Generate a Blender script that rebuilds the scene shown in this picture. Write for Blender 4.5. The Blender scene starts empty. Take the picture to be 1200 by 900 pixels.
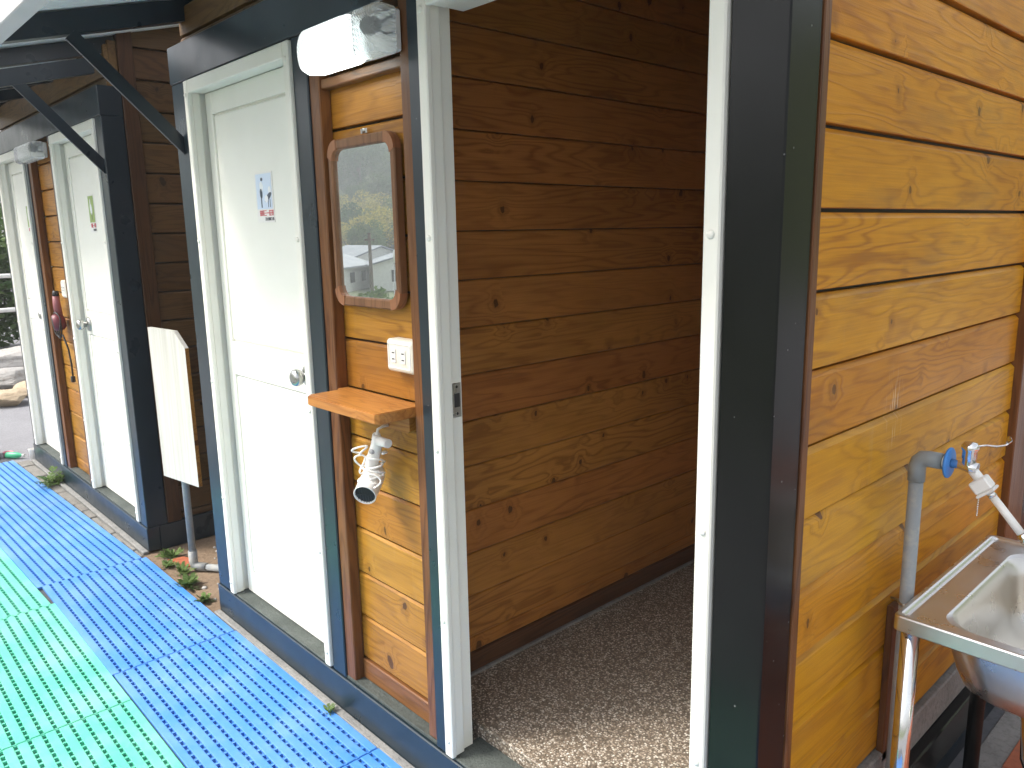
import bpy, bmesh, math, random
from mathutils import Vector, Matrix, noise
random.seed(7)
PI = math.pi
scene = bpy.context.scene
COL = scene.collection

# ------------------------------------------------------------------ mesh builder
class MB:
    def __init__(s): s.v = []; s.f = []; s.sm = []; s.mi = []
    def add(s, vs, fs, smooth=False, mi=0):
        o = len(s.v); s.v += [tuple(v) for v in vs]
        for f in fs: s.f.append([i + o for i in f]); s.sm.append(smooth); s.mi.append(mi)
        return s
    def box(s, a, b, bev=0.0, mi=0, M=None):
        """axis aligned box from corner a to corner b with chamfered edges"""
        lo = [min(a[i], b[i]) for i in range(3)]; hi = [max(a[i], b[i]) for i in range(3)]
        if bev <= 0:
            vs = [(x, y, z) for x in (lo[0], hi[0]) for y in (lo[1], hi[1]) for z in (lo[2], hi[2])]
            fs = [(0,1,3,2),(4,6,7,5),(0,4,5,1),(2,3,7,6),(0,2,6,4),(1,5,7,3)]
        else:
            bev = min(bev, min(hi[i]-lo[i] for i in range(3))*0.49)
            vs = []; idx = {}
            for cx in (0,1):
                for cy in (0,1):
                    for cz in (0,1):
                        c = (cx,cy,cz)
                        for ax in range(3):
                            p = []
                            for i in range(3):
                                e = hi[i] if c[i] else lo[i]
                                if i != ax: e += -bev if c[i] else bev
                                p.append(e)
                            idx[(c,ax)] = len(vs); vs.append(tuple(p))
            fs = []
            for ax in range(3):
                o1, o2 = [i for i in range(3) if i != ax]
                for sd in (0,1):
                    q = []
                    for (u,w) in ((0,0),(1,0),(1,1),(0,1)):
                        c = [0,0,0]; c[ax] = sd; c[o1] = u; c[o2] = w; q.append(idx[(tuple(c),ax)])
                    fs.append(q)
            for ax in range(3):
                o1, o2 = [i for i in range(3) if i != ax]
                for u in (0,1):
                    for w in (0,1):
                        c0 = [0,0,0]; c1 = [0,0,0]
                        c0[ax] = 0; c1[ax] = 1
                        for c in (c0,c1): c[o1] = u; c[o2] = w
                        c0 = tuple(c0); c1 = tuple(c1)
                        fs.append((idx[(c0,o1)], idx[(c1,o1)], idx[(c1,o2)], idx[(c0,o2)]))
            for cx in (0,1):
                for cy in (0,1):
                    for cz in (0,1):
                        c = (cx,cy,cz); fs.append((idx[(c,0)], idx[(c,1)], idx[(c,2)]))
        if M is not None: vs = [tuple(M @ Vector(v)) for v in vs]
        return s.add(vs, fs, False, mi)
    def tube(s, pts, r, seg=14, mi=0, cap=True):
        pts = [Vector(p) for p in pts]; n = len(pts)
        rs = r if isinstance(r, (list, tuple)) else [r]*n
        vs = []; fs = []
        t0 = (pts[1]-pts[0]).normalized()
        up = Vector((0,0,1)) if abs(t0.z) < .9 else Vector((1,0,0))
        a = t0.cross(up).normalized()
        for i in range(n):
            if i == 0: t = pts[1]-pts[0]
            elif i == n-1: t = pts[-1]-pts[-2]
            else: t = (pts[i+1]-pts[i]).normalized() + (pts[i]-pts[i-1]).normalized()
            t.normalize(); a = (a - t*a.dot(t)).normalized(); b = t.cross(a)
            for k in range(seg):
                th = 2*PI*k/seg; vs.append(pts[i] + a*math.cos(th)*rs[i] + b*math.sin(th)*rs[i])
        for i in range(n-1):
            for k in range(seg):
                k2 = (k+1) % seg
                fs.append((i*seg+k, i*seg+k2, (i+1)*seg+k2, (i+1)*seg+k))
        s.add(vs, fs, True, mi)
        if cap:
            s.add(vs[:seg], [tuple(range(seg))[::-1]], False, mi); s.add(vs[-seg:], [tuple(range(seg))], False, mi)
        return s
    def lathe(s, prof, o, d, seg=24, mi=0):
        """prof: (radius, distance along d) revolved around axis d through o"""
        o = Vector(o); d = Vector(d).normalized()
        up = Vector((0,0,1)) if abs(d.z) < .9 else Vector((1,0,0))
        a = d.cross(up).normalized(); b = d.cross(a)
        vs = []; fs = []
        for (r, h) in prof:
            for k in range(seg):
                th = 2*PI*k/seg; vs.append(o + d*h + a*math.cos(th)*r + b*math.sin(th)*r)
        for i in range(len(prof)-1):
            for k in range(seg):
                k2 = (k+1) % seg; fs.append((i*seg+k, i*seg+k2, (i+1)*seg+k2, (i+1)*seg+k))
        return s.add(vs, fs, True, mi)
    def prism(s, poly, axis, a, b, mi=0):
        """polygon (2-D) extruded along axis 0/1/2 between a and b"""
        def P(u, w, h):
            return [(h,u,w),(u,h,w),(u,w,h)][axis]
        n = len(poly)
        vs = [P(u,w,a) for u,w in poly] + [P(u,w,b) for u,w in poly]
        fs = [tuple(range(n)), tuple(range(2*n-1, n-1, -1))]
        for i in range(n):
            j = (i+1) % n; fs.append((i, j, n+j, n+i))
        return s.add(vs, fs, False, mi)
    def sphere(s, c, r, seg=12, ring=8, mi=0, sc=(1,1,1)):
        vs = []; fs = []
        for i in range(ring+1):
            ph = PI*i/ring
            for k in range(seg):
                th = 2*PI*k/seg
                vs.append((c[0]+r*sc[0]*math.sin(ph)*math.cos(th), c[1]+r*sc[1]*math.sin(ph)*math.sin(th), c[2]+r*sc[2]*math.cos(ph)))
        for i in range(ring):
            for k in range(seg):
                k2 = (k+1) % seg; fs.append((i*seg+k, (i+1)*seg+k, (i+1)*seg+k2, i*seg+k2))
        return s.add(vs, fs, True, mi)
    def build(s, name, mats, parent=None, flip=True):
        me = bpy.data.meshes.new(name); me.from_pydata(s.v, [], s.f)
        if not isinstance(mats, (list, tuple)): mats = [mats]
        for m in mats: me.materials.append(m)
        me.polygons.foreach_set('use_smooth', s.sm); me.polygons.foreach_set('material_index', s.mi)
        me.update()
        if flip:
            bm = bmesh.new(); bm.from_mesh(me); bmesh.ops.remove_doubles(bm, verts=bm.verts, dist=1e-6)
            bmesh.ops.recalc_face_normals(bm, faces=bm.faces); bm.to_mesh(me); bm.free()
        ob = bpy.data.objects.new(name, me); COL.objects.link(ob)
        if parent is not None:
            ob.parent = parent
            ob.matrix_parent_inverse = Matrix.Translation(-parent.location) if parent.type == 'EMPTY' and parent.parent is None else Matrix()
        return ob

def tag(o, label, cat, group=None):
    o['label'] = label; o['category'] = cat
    if group: o['group'] = group
    return o
def thing(name, label, cat, loc=(0,0,0), group=None):
    o = bpy.data.objects.new(name, None); o.empty_display_size = .1; COL.objects.link(o); o.location = loc
    return tag(o, label, cat, group)
def kind(o, k): o['kind'] = k; return o
def copy_tree(o, parent=None):
    c = o.copy(); COL.objects.link(c)
    if parent is not None: c.parent = parent; c.matrix_parent_inverse = o.matrix_parent_inverse.copy()
    for ch in list(o.children): copy_tree(ch, c)
    return c

# ------------------------------------------------------------------ materials
class N:
    def __init__(s, name):
        s.m = bpy.data.materials.new(name); s.m.use_nodes = True; s.t = s.m.node_tree
        s.b = s.t.nodes['Principled BSDF']; s.out = s.t.nodes['Material Output']
    def n(s, typ, **kw):
        nd = s.t.nodes.new(typ)
        for k, v in kw.items(): setattr(nd, k, v)
        return nd
    def l(s, a, b): s.t.links.new(a, b)
    def val(s, x, sock):
        if hasattr(x, 'is_output'): s.l(x, sock)
        else: sock.default_value = x
    def math(s, op, a, b=0.0, c=0.0, clamp=False):
        nd = s.n('ShaderNodeMath', operation=op); nd.use_clamp = clamp
        for i, x in enumerate((a, b, c)): s.val(x, nd.inputs[i])
        return nd.outputs[0]
    def vmath(s, op, a, b=(0,0,0)):
        nd = s.n('ShaderNodeVectorMath', operation=op); s.val(a, nd.inputs[0]); s.val(b, nd.inputs[1]); return nd.outputs[0]
    def coord(s): return s.n('ShaderNodeTexCoord').outputs['Object']
    def noise(s, vec, scale, detail=3, rough=.5, dist=0.0):
        nd = s.n('ShaderNodeTexNoise'); s.val(vec, nd.inputs['Vector']); nd.inputs['Scale'].default_value = scale
        nd.inputs['Detail'].default_value = detail; nd.inputs['Roughness'].default_value = rough; nd.inputs['Distortion'].default_value = dist
        return nd.outputs['Fac']
    def vor(s, vec, scale, dim='3D', feat='F1'):
        nd = s.n('ShaderNodeTexVoronoi', voronoi_dimensions=dim, feature=feat); s.val(vec, nd.inputs['Vector']); nd.inputs['Scale'].default_value = scale
        return nd
    def ramp(s, fac, stops, interp='LINEAR'):
        nd = s.n('ShaderNodeValToRGB'); s.val(fac, nd.inputs[0]); cr = nd.color_ramp; cr.interpolation = interp
        while len(cr.elements) < len(stops): cr.elements.new(.5)
        for e, (p, c) in zip(cr.elements, stops): e.position = p; e.color = tuple(c) + (1,) if len(c) == 3 else c
        return nd.outputs[0]
    def mapr(s, x, a, b, c, d):
        nd = s.n('ShaderNodeMapRange'); s.val(x, nd.inputs[0])
        for i, k in enumerate((a, b, c, d)): nd.inputs[i+1].default_value = k
        return nd.outputs[0]
    def mix(s, fac, a, b, mode='MIX'):
        nd = s.n('ShaderNodeMix', data_type='RGBA', blend_type=mode)
        s.val(fac, nd.inputs[0])
        for x, i in ((a, 6), (b, 7)):
            if hasattr(x, 'is_output'): s.l(x, nd.inputs[i])
            else: nd.inputs[i].default_value = tuple(x) + (1,)
        return nd.outputs[2]
    def bump(s, h, strength=.3, dist=.002):
        nd = s.n('ShaderNodeBump'); nd.inputs['Strength'].default_value = strength; nd.inputs['Distance'].default_value = dist
        s.l(h, nd.inputs['Height']); s.l(nd.outputs[0], s.b.inputs['Normal'])
    def set(s, col=None, rough=None, metal=None, coat=None, spec=None):
        if col is not None:
            if hasattr(col, 'is_output'): s.l(col, s.b.inputs['Base Color'])
            else: s.b.inputs['Base Color'].default_value = tuple(col) + (1,)
        if rough is not None: s.val(rough, s.b.inputs['Roughness'])
        if metal is not None: s.b.inputs['Metallic'].default_value = metal
        if coat is not None: s.b.inputs['Coat Weight'].default_value = coat; s.b.inputs['Coat Roughness'].default_value = .15
        if spec is not None: s.b.inputs['Specular IOR Level'].default_value = spec
        return s.m

def wood(name, axis, base, dark, rough=.35, knots=True, var=.35, weather=0.0, coat=.3, ring=1.0, blot=.5, drips=None):
    """varnished softwood; axis = direction of the grain (0,1,2)"""
    w = N(name); co = w.coord()
    rnd = w.n('ShaderNodeNewGeometry').outputs['Random Per Island']
    off = w.n('ShaderNodeCombineXYZ')
    for i, k in enumerate((37.0, 53.0, 91.0)): w.l(w.math('MULTIPLY', rnd, k), off.inputs[i])
    p = w.vmath('ADD', co, off.outputs[0])
    def sc(al, ac):
        v = [ac]*3; v[axis] = al; return w.vmath('MULTIPLY', p, tuple(v))
    n1 = w.noise(sc(.7, 6.5), 1.0, 3, .5, .2)
    sep = w.n('ShaderNodeSeparateXYZ'); w.l(p, sep.inputs[0])
    if knots:
        cb = w.n('ShaderNodeCombineXYZ'); w.l(sep.outputs[axis], cb.inputs[0]); w.l(sep.outputs[2], cb.inputs[1])
        wob = w.noise(sc(26, 20), 1.0, 3)
        kv = w.vmath('ADD', w.vmath('MULTIPLY', cb.outputs[0], (6.6, 4.6, 1)), w.vmath('MULTIPLY', w.n('ShaderNodeTexNoise').outputs['Color'], (0,0,0)))
        vr = w.vor(kv, 1.0, '2D'); d = vr.outputs['Distance']
        sepc = w.n('ShaderNodeSeparateColor'); w.l(vr.outputs['Color'], sepc.inputs[0])
        on = w.math('GREATER_THAN', sepc.outputs[0], .50)
        d = w.math('ADD', d, w.math('MULTIPLY', w.math('SUBTRACT', wob, .5), .26))
        field = w.math('MULTIPLY', w.math('MULTIPLY', on, sepc.outputs[1]), w.math('POWER', w.mapr(d, 0.0, .42, 1, 0), 2.0))
        core = w.math('MULTIPLY', on, w.math('GREATER_THAN', w.math('MULTIPLY', sepc.outputs[1], .068), d))
        halo = w.math('MULTIPLY', on, w.mapr(d, .03, .17, 1, 0))
        ringv = w.math('ADD', w.math('MULTIPLY', n1, 120*ring), w.math('MULTIPLY', field, 20))
    else:
        ringv = w.math('MULTIPLY', n1, 120*ring); core = None
    sn = w.math('ADD', w.math('MULTIPLY', w.math('SINE', ringv), .5), .5)
    line = w.math('POWER', sn, 3.0)
    fine = w.noise(sc(5, 260), 1.0, 3, .6)
    blotch = w.noise(sc(1.6, 4.5), 1.0, 4, .6)
    amp = w.mapr(w.noise(sc(1.2, 3), 1.0, 2), .3, .7, .25, 1.0)
    f = w.math('MULTIPLY', line, amp)
    f = w.math('ADD', w.math('MULTIPLY', f, .72), w.math('MULTIPLY', w.mapr(fine, .35, .75, 0, 1), .42))
    f = w.math('ADD', f, w.math('MULTIPLY', w.mapr(blotch, .42, .72, 0, 1), blot), clamp=True)
    col = w.mix(f, base, dark)
    hs = w.n('ShaderNodeHueSaturation')
    w.l(w.mapr(rnd, 0, 1, .493, .507), hs.inputs['Hue']); w.l(w.mapr(w.math('FRACT', w.math('MULTIPLY', rnd, 7.13)), 0, 1, 1-var, 1+var), hs.inputs['Value'])
    hs.inputs['Saturation'].default_value = 1; w.l(col, hs.inputs['Color']); col = hs.outputs[0]
    if knots:
        col = w.mix(w.math('MULTIPLY', halo, .5), col, tuple(c*.8 for c in dark))
        col = w.mix(core, col, tuple(c*.42 for c in dark))
    if weather > 0:      # greyed, water marked patches of the varnish
        m = w.mapr(w.noise(sc(2.2, 9), 1.0, 5, .65), .5, .72, 0, weather)
        col = w.mix(m, col, (.16, .10, .05))
        pale = w.mapr(w.noise(w.vmath('MULTIPLY', co, (30, 30, 5)), 1.0, 3, .6), .66, .8, 0, .35*weather)
        col = w.mix(pale, col, (.5, .38, .22))
    if drips:            # pale dried splashes running down from one spot
        dv = w.vmath('MULTIPLY', w.vmath('SUBTRACT', co, drips), (0, 1/.055, 1/.12))
        near = w.mapr(w.n('ShaderNodeVectorMath', operation='LENGTH').outputs['Value'], .2, 1, 1, 0)
        ln = [x for x in w.t.nodes if x.type == 'VECT_MATH' and x.operation == 'LENGTH'][0]; w.l(dv, ln.inputs[0])
        st_ = w.mapr(w.noise(w.vmath('MULTIPLY', co, (1, 260, 13)), 1.0, 2, .5), .58, .66, 0, .75)
        col = w.mix(w.math('MULTIPLY', near, st_), col, (.75, .66, .5))
    w.set(col, w.mapr(blotch, .3, .7, rough-.07, rough+.12), coat=coat)
    w.bump(w.math('ADD', w.math('MULTIPLY', line, .5), fine), .35, .0015); w.b.inputs['Specular IOR Level'].default_value = .27
    return w.m

def paint(name, col, rough=.25, specks=True, coat=0.0, bumpy=.06, grime=.25):
    w = N(name); co = w.coord()
    n = w.noise(co, 6, 4, .6)
    c = w.mix(w.mapr(n, .4, .75, 0, grime), col, tuple(min(1, x*1.5+.012) for x in col))
    if specks:
        v = w.vor(co, 42); sp = w.n('ShaderNodeSeparateColor'); w.l(v.outputs['Color'], sp.inputs[0])
        dot = w.math('MULTIPLY', w.math('LESS_THAN', v.outputs['Distance'], .075), w.math('GREATER_THAN', sp.outputs[0], .93))
        c = w.mix(w.math('MULTIPLY', dot, .35), c, (.42, .43, .42))
    w.set(c, w.mapr(w.noise(co, 9, 3), .3, .7, rough*.88, rough*1.2), coat=coat)
    w.bump(w.noise(co, 70, 2), bumpy, .003)
    if name.startswith('black'): w.b.inputs['Specular IOR Level'].default_value = .24
    return w.m

def plastic(name, col, rough=.4, dirt=.12, dcol=(.30,.29,.24), sc=5):
    w = N(name); co = w.coord()
    n = w.noise(co, sc, 5, .62)
    c = w.mix(w.mapr(n, .48, .75, 0, dirt), col, dcol)
    w.set(c, w.mapr(n, .3, .7, rough, rough+.15)); return w.m

def metal(name, col, rough=.25, brushed=None, streak=.06):
    w = N(name); co = w.coord()
    if brushed is not None:
        s = [120.0]*3; s[brushed] = 3.0; n = w.noise(w.vmath('MULTIPLY', co, tuple(s)), 1, 3)
    else: n = w.noise(co, 18, 4)
    w.set(w.mix(n, tuple(c*.86 for c in col), col), w.mapr(n, .3, .7, max(.02, rough-streak), rough+streak), metal=1.0); return w.m

def mat_simple(name, col, rough=.6): return N(name).set(col, rough)

M = {}
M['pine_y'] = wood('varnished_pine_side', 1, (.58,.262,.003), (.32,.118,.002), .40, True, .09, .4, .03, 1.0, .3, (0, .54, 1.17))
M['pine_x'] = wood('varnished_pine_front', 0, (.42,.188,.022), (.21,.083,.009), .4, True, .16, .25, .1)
M['pine_in'] = wood('varnished_pine_inside', 1, (.45,.178,.036), (.24,.085,.015), .45, True, .08, 0, .05)
M['pine_shade'] = wood('varnished_pine_shaded', 1, (.105,.055,.02), (.05,.024,.008), .5, True, .2, .2, .0)  # same pine, the shade of the narrow gap put into its colour
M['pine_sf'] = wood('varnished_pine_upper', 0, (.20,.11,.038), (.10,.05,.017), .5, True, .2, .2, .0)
M['batten_z'] = wood('brown_batten', 2, (.20,.083,.024), (.085,.031,.009), .4, False, .1, 0, .12, .9)
M['batten_d'] = wood('dark_trim', 2, (.085,.038,.014), (.04,.017,.006), .45, False, .1, 0, .05, .9)
M['batten_x'] = wood('brown_trim', 0, (.22,.095,.028), (.10,.04,.012), .4, False, .1, 0, .12, .9)
M['shelf_w'] = wood('shelf_pine', 0, (.50,.235,.05), (.27,.105,.02), .4, True, .1, 0, .12)
M['frame_w'] = wood('mirror_frame_wood', 2, (.26,.125,.06), (.13,.058,.026), .5, False, .1, 0, .1, .8)
M['frame_c'] = wood('mirror_corner_wood', 2, (.37,.16,.075), (.2,.08,.035), .5, False, .1, 0, .1, .8)
M['black'] = paint('black_gloss_steel', (.0035,.0042,.0042), .22, True, .0, .015)
M['blue_reflect'] = paint('reflection_tinted_steel', (.008,.018,.026), .3, True, .1, .015)  # black steel again, blue reflection of mats and sky put into its colour
M['pvc'] = plastic('white_pvc', (.82,.81,.73), .32, .10)
M['leaf'] = plastic('white_door_pvc', (.83,.83,.76), .3, .06)
M['cream'] = plastic('cream_plastic', (.78,.74,.62), .35, .1)
M['wplastic'] = plastic('white_plastic', (.80,.79,.76), .3, .06)
M['dgrey'] = mat_simple('dark_slot', (.03,.03,.03), .6)
M['rubber'] = mat_simple('black_rubber', (.02,.02,.022), .5)
M['chrome'] = metal('chrome', (.78,.78,.77), .13, None, .03)
M['satin'] = metal('satin_steel', (.50,.50,.48), .30, None)
M['steel'] = metal('stainless_sheet', (.72,.71,.69), .30, None, .05)
M['steel2'] = metal('stainless_bowl', (.68,.66,.61), .30, None, .05)
M['pipe'] = plastic('grey_pvc_pipe', (.28,.30,.31), .5, .8, (.46,.43,.36), 26)
M['elbow'] = plastic('grey_pvc_elbow', (.25,.28,.29), .35, .12)
M['bluedisc'] = plastic('blue_washer', (.04,.22,.62), .4, .3, (.10,.26,.55), 60)
M['sheet'] = plastic('white_roof_sheet', (.78,.80,.80), .4, .15)

# translucent look for the lit lamp cover
def lamp_mat(name, strength):
    w = N(name); co = w.coord()
    sep = w.n('ShaderNodeSeparateXYZ'); w.l(co, sep.inputs[0])
    r = w.math('MULTIPLY', w.math('SINE', w.math('MULTIPLY', sep.outputs[0], 520)), w.math('SINE', w.math('MULTIPLY', sep.outputs[2], 520)))
    w.set((.85,.88,.88), .12); w.bump(r, .5, .002)
    w.b.inputs['Emission Color'].default_value = (.93,1,.98,1)
    dn = w.n('ShaderNodeSeparateXYZ'); w.l(w.n('ShaderNodeNewGeometry').outputs['Normal'], dn.inputs[0]); bot = w.mapr(dn.outputs[2], -.9, -.3, 5.0, 1.0)
    g = w.math('MULTIPLY', bot, w.math('MULTIPLY', w.mapr(sep.outputs[0], -1.380, -1.28, .25, 1), w.mapr(w.math('ADD', r, w.noise(co, 26, 3)), -.6, 1.6, .30, 1.4))); w.l(w.math('MULTIPLY', g, strength), w.b.inputs['Emission Strength'])
    return w.m
M['lamp_on'] = lamp_mat('lit_lamp_cover', .62)
w = N('lamp_tube'); w.set((.9,.9,.9), .4); w.b.inputs['Emission Color'].default_value = (.95,1,.97,1); w.b.inputs['Emission Strength'].default_value = 14; M['tube'] = w.m
w = N('clear_prismatic_cover'); co = w.coord(); sep = w.n('ShaderNodeSeparateXYZ'); w.l(co, sep.inputs[0])
r = w.math('MULTIPLY', w.math('SINE', w.math('MULTIPLY', sep.outputs[0], 700)), w.math('SINE', w.math('MULTIPLY', sep.outputs[2], 700)))
w.set((.88,.92,.93), .1); w.b.inputs['Transmission Weight'].default_value = .72; w.b.inputs['IOR'].default_value = 1.12; w.bump(r, .35, .002); M['clear'] = w.m

w = N('mirror_glass'); w.set((.80,.84,.82), .0, metal=1.0)
df = w.n('ShaderNodeBsdfDiffuse'); df.inputs[0].default_value = (.75,.78,.76,1)  # pale film mixed in as painted haze over the reflected slope
mx = w.n('ShaderNodeMixShader'); w.l(w.mapr(w.noise(w.coord(), 9, 4), .3, .8, .03, .09), mx.inputs[0]); w.l(w.b.outputs[0], mx.inputs[1]); w.l(df.outputs[0], mx.inputs[2]); w.l(mx.outputs[0], w.out.inputs[0]); M['mirror'] = w.m

def pebble(name):
    w = N(name); co = w.coord()
    v = w.vor(co, 175); sp = w.n('ShaderNodeSeparateColor'); w.l(v.outputs['Color'], sp.inputs[0])
    c = w.ramp(sp.outputs[0], [(0,(.10,.08,.06)),(.18,(.27,.21,.155)),(.42,(.43,.36,.285)),(.68,(.60,.535,.45)),(.88,(.80,.76,.68))], 'CONSTANT')
    gap = w.mapr(v.outputs['Distance'], .42, .62, 0, 1)
    c = w.mix(gap, c, (.16,.13,.10))
    big = w.noise(co, 3.5, 4, .6); c = w.mix(w.mapr(big, .42, .7, 0, .3), c, (.18,.14,.10))
    w.set(c, w.mapr(big, .3, .7, .3, .5)); w.bump(w.math('SUBTRACT', 1, v.outputs['Distance']), .35, .003); return w.m
M['pebble'] = pebble('pebble_dash_floor')

def rough_ground(name, a, b, c, sc, peb=60):
    w = N(name); co = w.coord()
    n = w.noise(co, sc, 6, .65); m = w.noise(co, sc*9, 4, .6)
    col = w.mix(w.mapr(n, .35, .65, 0, 1), a, b); col = w.mix(w.mapr(m, .5, .7, 0, .6), col, c)
    w.set(col, .85); w.bump(w.math('ADD', m, w.noise(co, peb, 3)), .6, .006); return w.m
M['asphalt'] = rough_ground('asphalt', (.19,.19,.21), (.235,.235,.25), (.14,.14,.15), 1.2, 90)
M['soil'] = rough_ground('brown_paving_soil', (.17,.115,.07), (.25,.18,.12), (.10,.065,.04), 5, 70)
M['concrete'] = rough_ground('concrete', (.26,.25,.235), (.19,.18,.17), (.11,.10,.095), 7, 120)
M['lit_flange'] = rough_ground('skylit_grey_flange', (.20,.20,.195), (.28,.275,.26), (.10,.10,.10), 11, 120)  # steel flange; sky light on its top put into the pale grey
M['paver'] = rough_ground('grey_paver', (.24,.23,.21), (.17,.16,.145), (.10,.095,.08), 9, 120)
M['tile'] = rough_ground('orange_tile', (.42,.12,.05), (.36,.10,.045), (.25,.08,.04), 9, 60)
M['stone'] = rough_ground('field_stone', (.32,.31,.30), (.42,.40,.37), (.22,.19,.16), 2.5, 20)
M['tanstone'] = rough_ground('tan_stone', (.40,.30,.19), (.46,.37,.26), (.25,.18,.11), 2.5, 20)
M['sill'] = rough_ground('worn_sill', (.045,.055,.050), (.085,.098,.09), (.035,.042,.04), 9, 120)

def mat_plastic(name, col, pale):
    w = N(name); co = w.coord()
    n = w.noise(co, 4.5, 5, .62); m = w.noise(co, 60, 3, .6)
    c = w.mix(w.mapr(n, .42, .75, 0, .55), col, pale)
    c = w.mix(w.mapr(m, .60, .8, 0, .25), c, (.40,.40,.36))
    big = w.mapr(w.noise(co, 1.3, 3), .35, .7, 0, .25); c = w.mix(big, c, tuple(x*.8 for x in col))
    w.set(c, w.mapr(n, .3, .7, .42, .6)); w.bump(m, .15, .002); return w.m
M['matblue'] = mat_plastic('blue_mat_plastic', (.055,.230,.62), (.22,.38,.66))
M['matgreen'] = mat_plastic('green_mat_plastic', (.090,.50,.36), (.30,.58,.48))
M['matunder'] = mat_simple('mat_underside', (.012,.03,.06), .8)

def leafmat(name, a, b, tr=.25):
    w = N(name); rnd = w.n('ShaderNodeNewGeometry').outputs['Random Per Island']
    c = w.mix(rnd, a, b); w.set(c, .7, spec=.2)
    w.b.inputs['Subsurface Weight'].default_value = 0
    t = w.n('ShaderNodeBsdfTranslucent'); w.l(c, t.inputs[0]); mx = w.n('ShaderNodeMixShader'); mx.inputs[0].default_value = tr
    w.l(w.b.outputs[0], mx.inputs[1]); w.l(t.outputs[0], mx.inputs[2]); w.l(mx.outputs[0], w.out.inputs[0]); return w.m
M['leaf_dark'] = leafmat('leaves_dark', (.03,.075,.022), (.075,.14,.04))
M['leaf_mid'] = leafmat('leaves_mid', (.05,.10,.03), (.13,.19,.06))
M['leaf_yel'] = leafmat('leaves_yellow_bloom', (.16,.17,.03), (.50,.42,.08))
M['weed'] = leafmat('weed_leaves', (.09,.16,.04), (.20,.28,.10))
M['bark'] = rough_ground('bark', (.09,.065,.045), (.13,.10,.07), (.05,.035,.025), 4, 30)

# ------------------------------------------------------------------ camera
C = Vector((.63, -1.17, 1.56))
R = Vector((.6788, .7340, -.0194)); 
yaw, pitch, roll = -0.824295484, -0.191934490, -0.0194553296
fwd = Vector((math.sin(yaw)*math.cos(pitch), math.cos(yaw)*math.cos(pitch), math.sin(pitch)))
r0 = Vector((math.cos(yaw), -math.sin(yaw), 0)); u0 = r0.cross(fwd)
rt = r0*math.cos(roll) + u0*math.sin(roll); up = u0*math.cos(roll) - r0*math.sin(roll)
cam = bpy.data.cameras.new('camera'); cam.sensor_width = 36; cam.lens = 914.566/1200*36; cam.clip_end = 3000; cam.clip_start = .02
co = bpy.data.objects.new('camera', cam); COL.objects.link(co)
mw = Matrix((rt, up, -fwd)).transposed().to_4x4(); mw.translation = C; co.matrix_world = mw
scene.camera = co

# ------------------------------------------------------------------ planked walls
PITCH = .1412; SEAM0 = 1.164         # plank pitch and the height of one seam, both measured
def planks(axis, face, sgn, a, b, z0, z1, mb=None, th=.02, gap=.007, ch=.007, joints=0.0, rng=None, seam=SEAM0, PITCH=PITCH):
    """shiplap boards; axis: run direction (0 = X, 1 = Y); face: plane coordinate of the visible face; sgn: side it faces"""
    mb = mb or MB(); rng = rng or random
    k0 = math.floor((z0-seam)/PITCH); z = seam + k0*PITCH
    other = 1-axis
    while z < z1 - .004:
        lo = max(z + gap*.5, z0); hi = min(z + PITCH - gap*.5, z1)
        if hi-lo > .012:
            segs = [(a, b)]
            if joints and rng.random() < joints:
                c = a + (b-a)*rng.uniform(.25, .75); segs = [(a, c-.0012), (c+.0012, b)]
            w_ = rng.uniform(-.0012, .0012)
            f = face + sgn*w_
            prof = [(f - sgn*th, lo), (f - sgn*.0015, lo), (f, lo+.0018), (f, hi-ch), (f - sgn*ch*.9, hi), (f - sgn*th, hi)]
            for (s0, s1) in segs:
                n = len(prof); vs = []
                for s_ in (s0, s1):
                    for (d, zz) in prof:
                        p = [0,0,zz]; p[axis] = s_; p[other] = d; vs.append(tuple(p))
                fs = [tuple(range(n)), tuple(range(2*n-1, n-1, -1))] + [(i, (i+1)%n, n+(i+1)%n, n+i) for i in range(n)]
                mb.add(vs, fs)
        z += PITCH
    return mb

def door_leaf_mb(x0, x1, y, z0, z1, rails):
    """pvc door leaf: flat stiles and rails standing proud of bevelled panels"""
    mb = MB(); st = .052
    mb.box((x0+.004, y+.012, z0+.004), (x1-.004, y+.036, z1-.004))
    mb.box((x0, y, z0), (x0+st, y+.040, z1), .0015); mb.box((x1-st, y, z0), (x1, y+.040, z1), .0015)
    for (a, b) in rails: mb.box((x0+st+.0006, y+.0004, a), (x1-st-.0006, y+.0396, b), .0015)
    zs = sorted(rails)
    for i in range(len(zs)-1):
        a, b = zs[i][1], zs[i+1][0]
        mb.box((x0+st+.0055, y+.003, a+.0055), (x1-st-.0055, y+.034, b-.0055), .006)
    return mb

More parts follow.
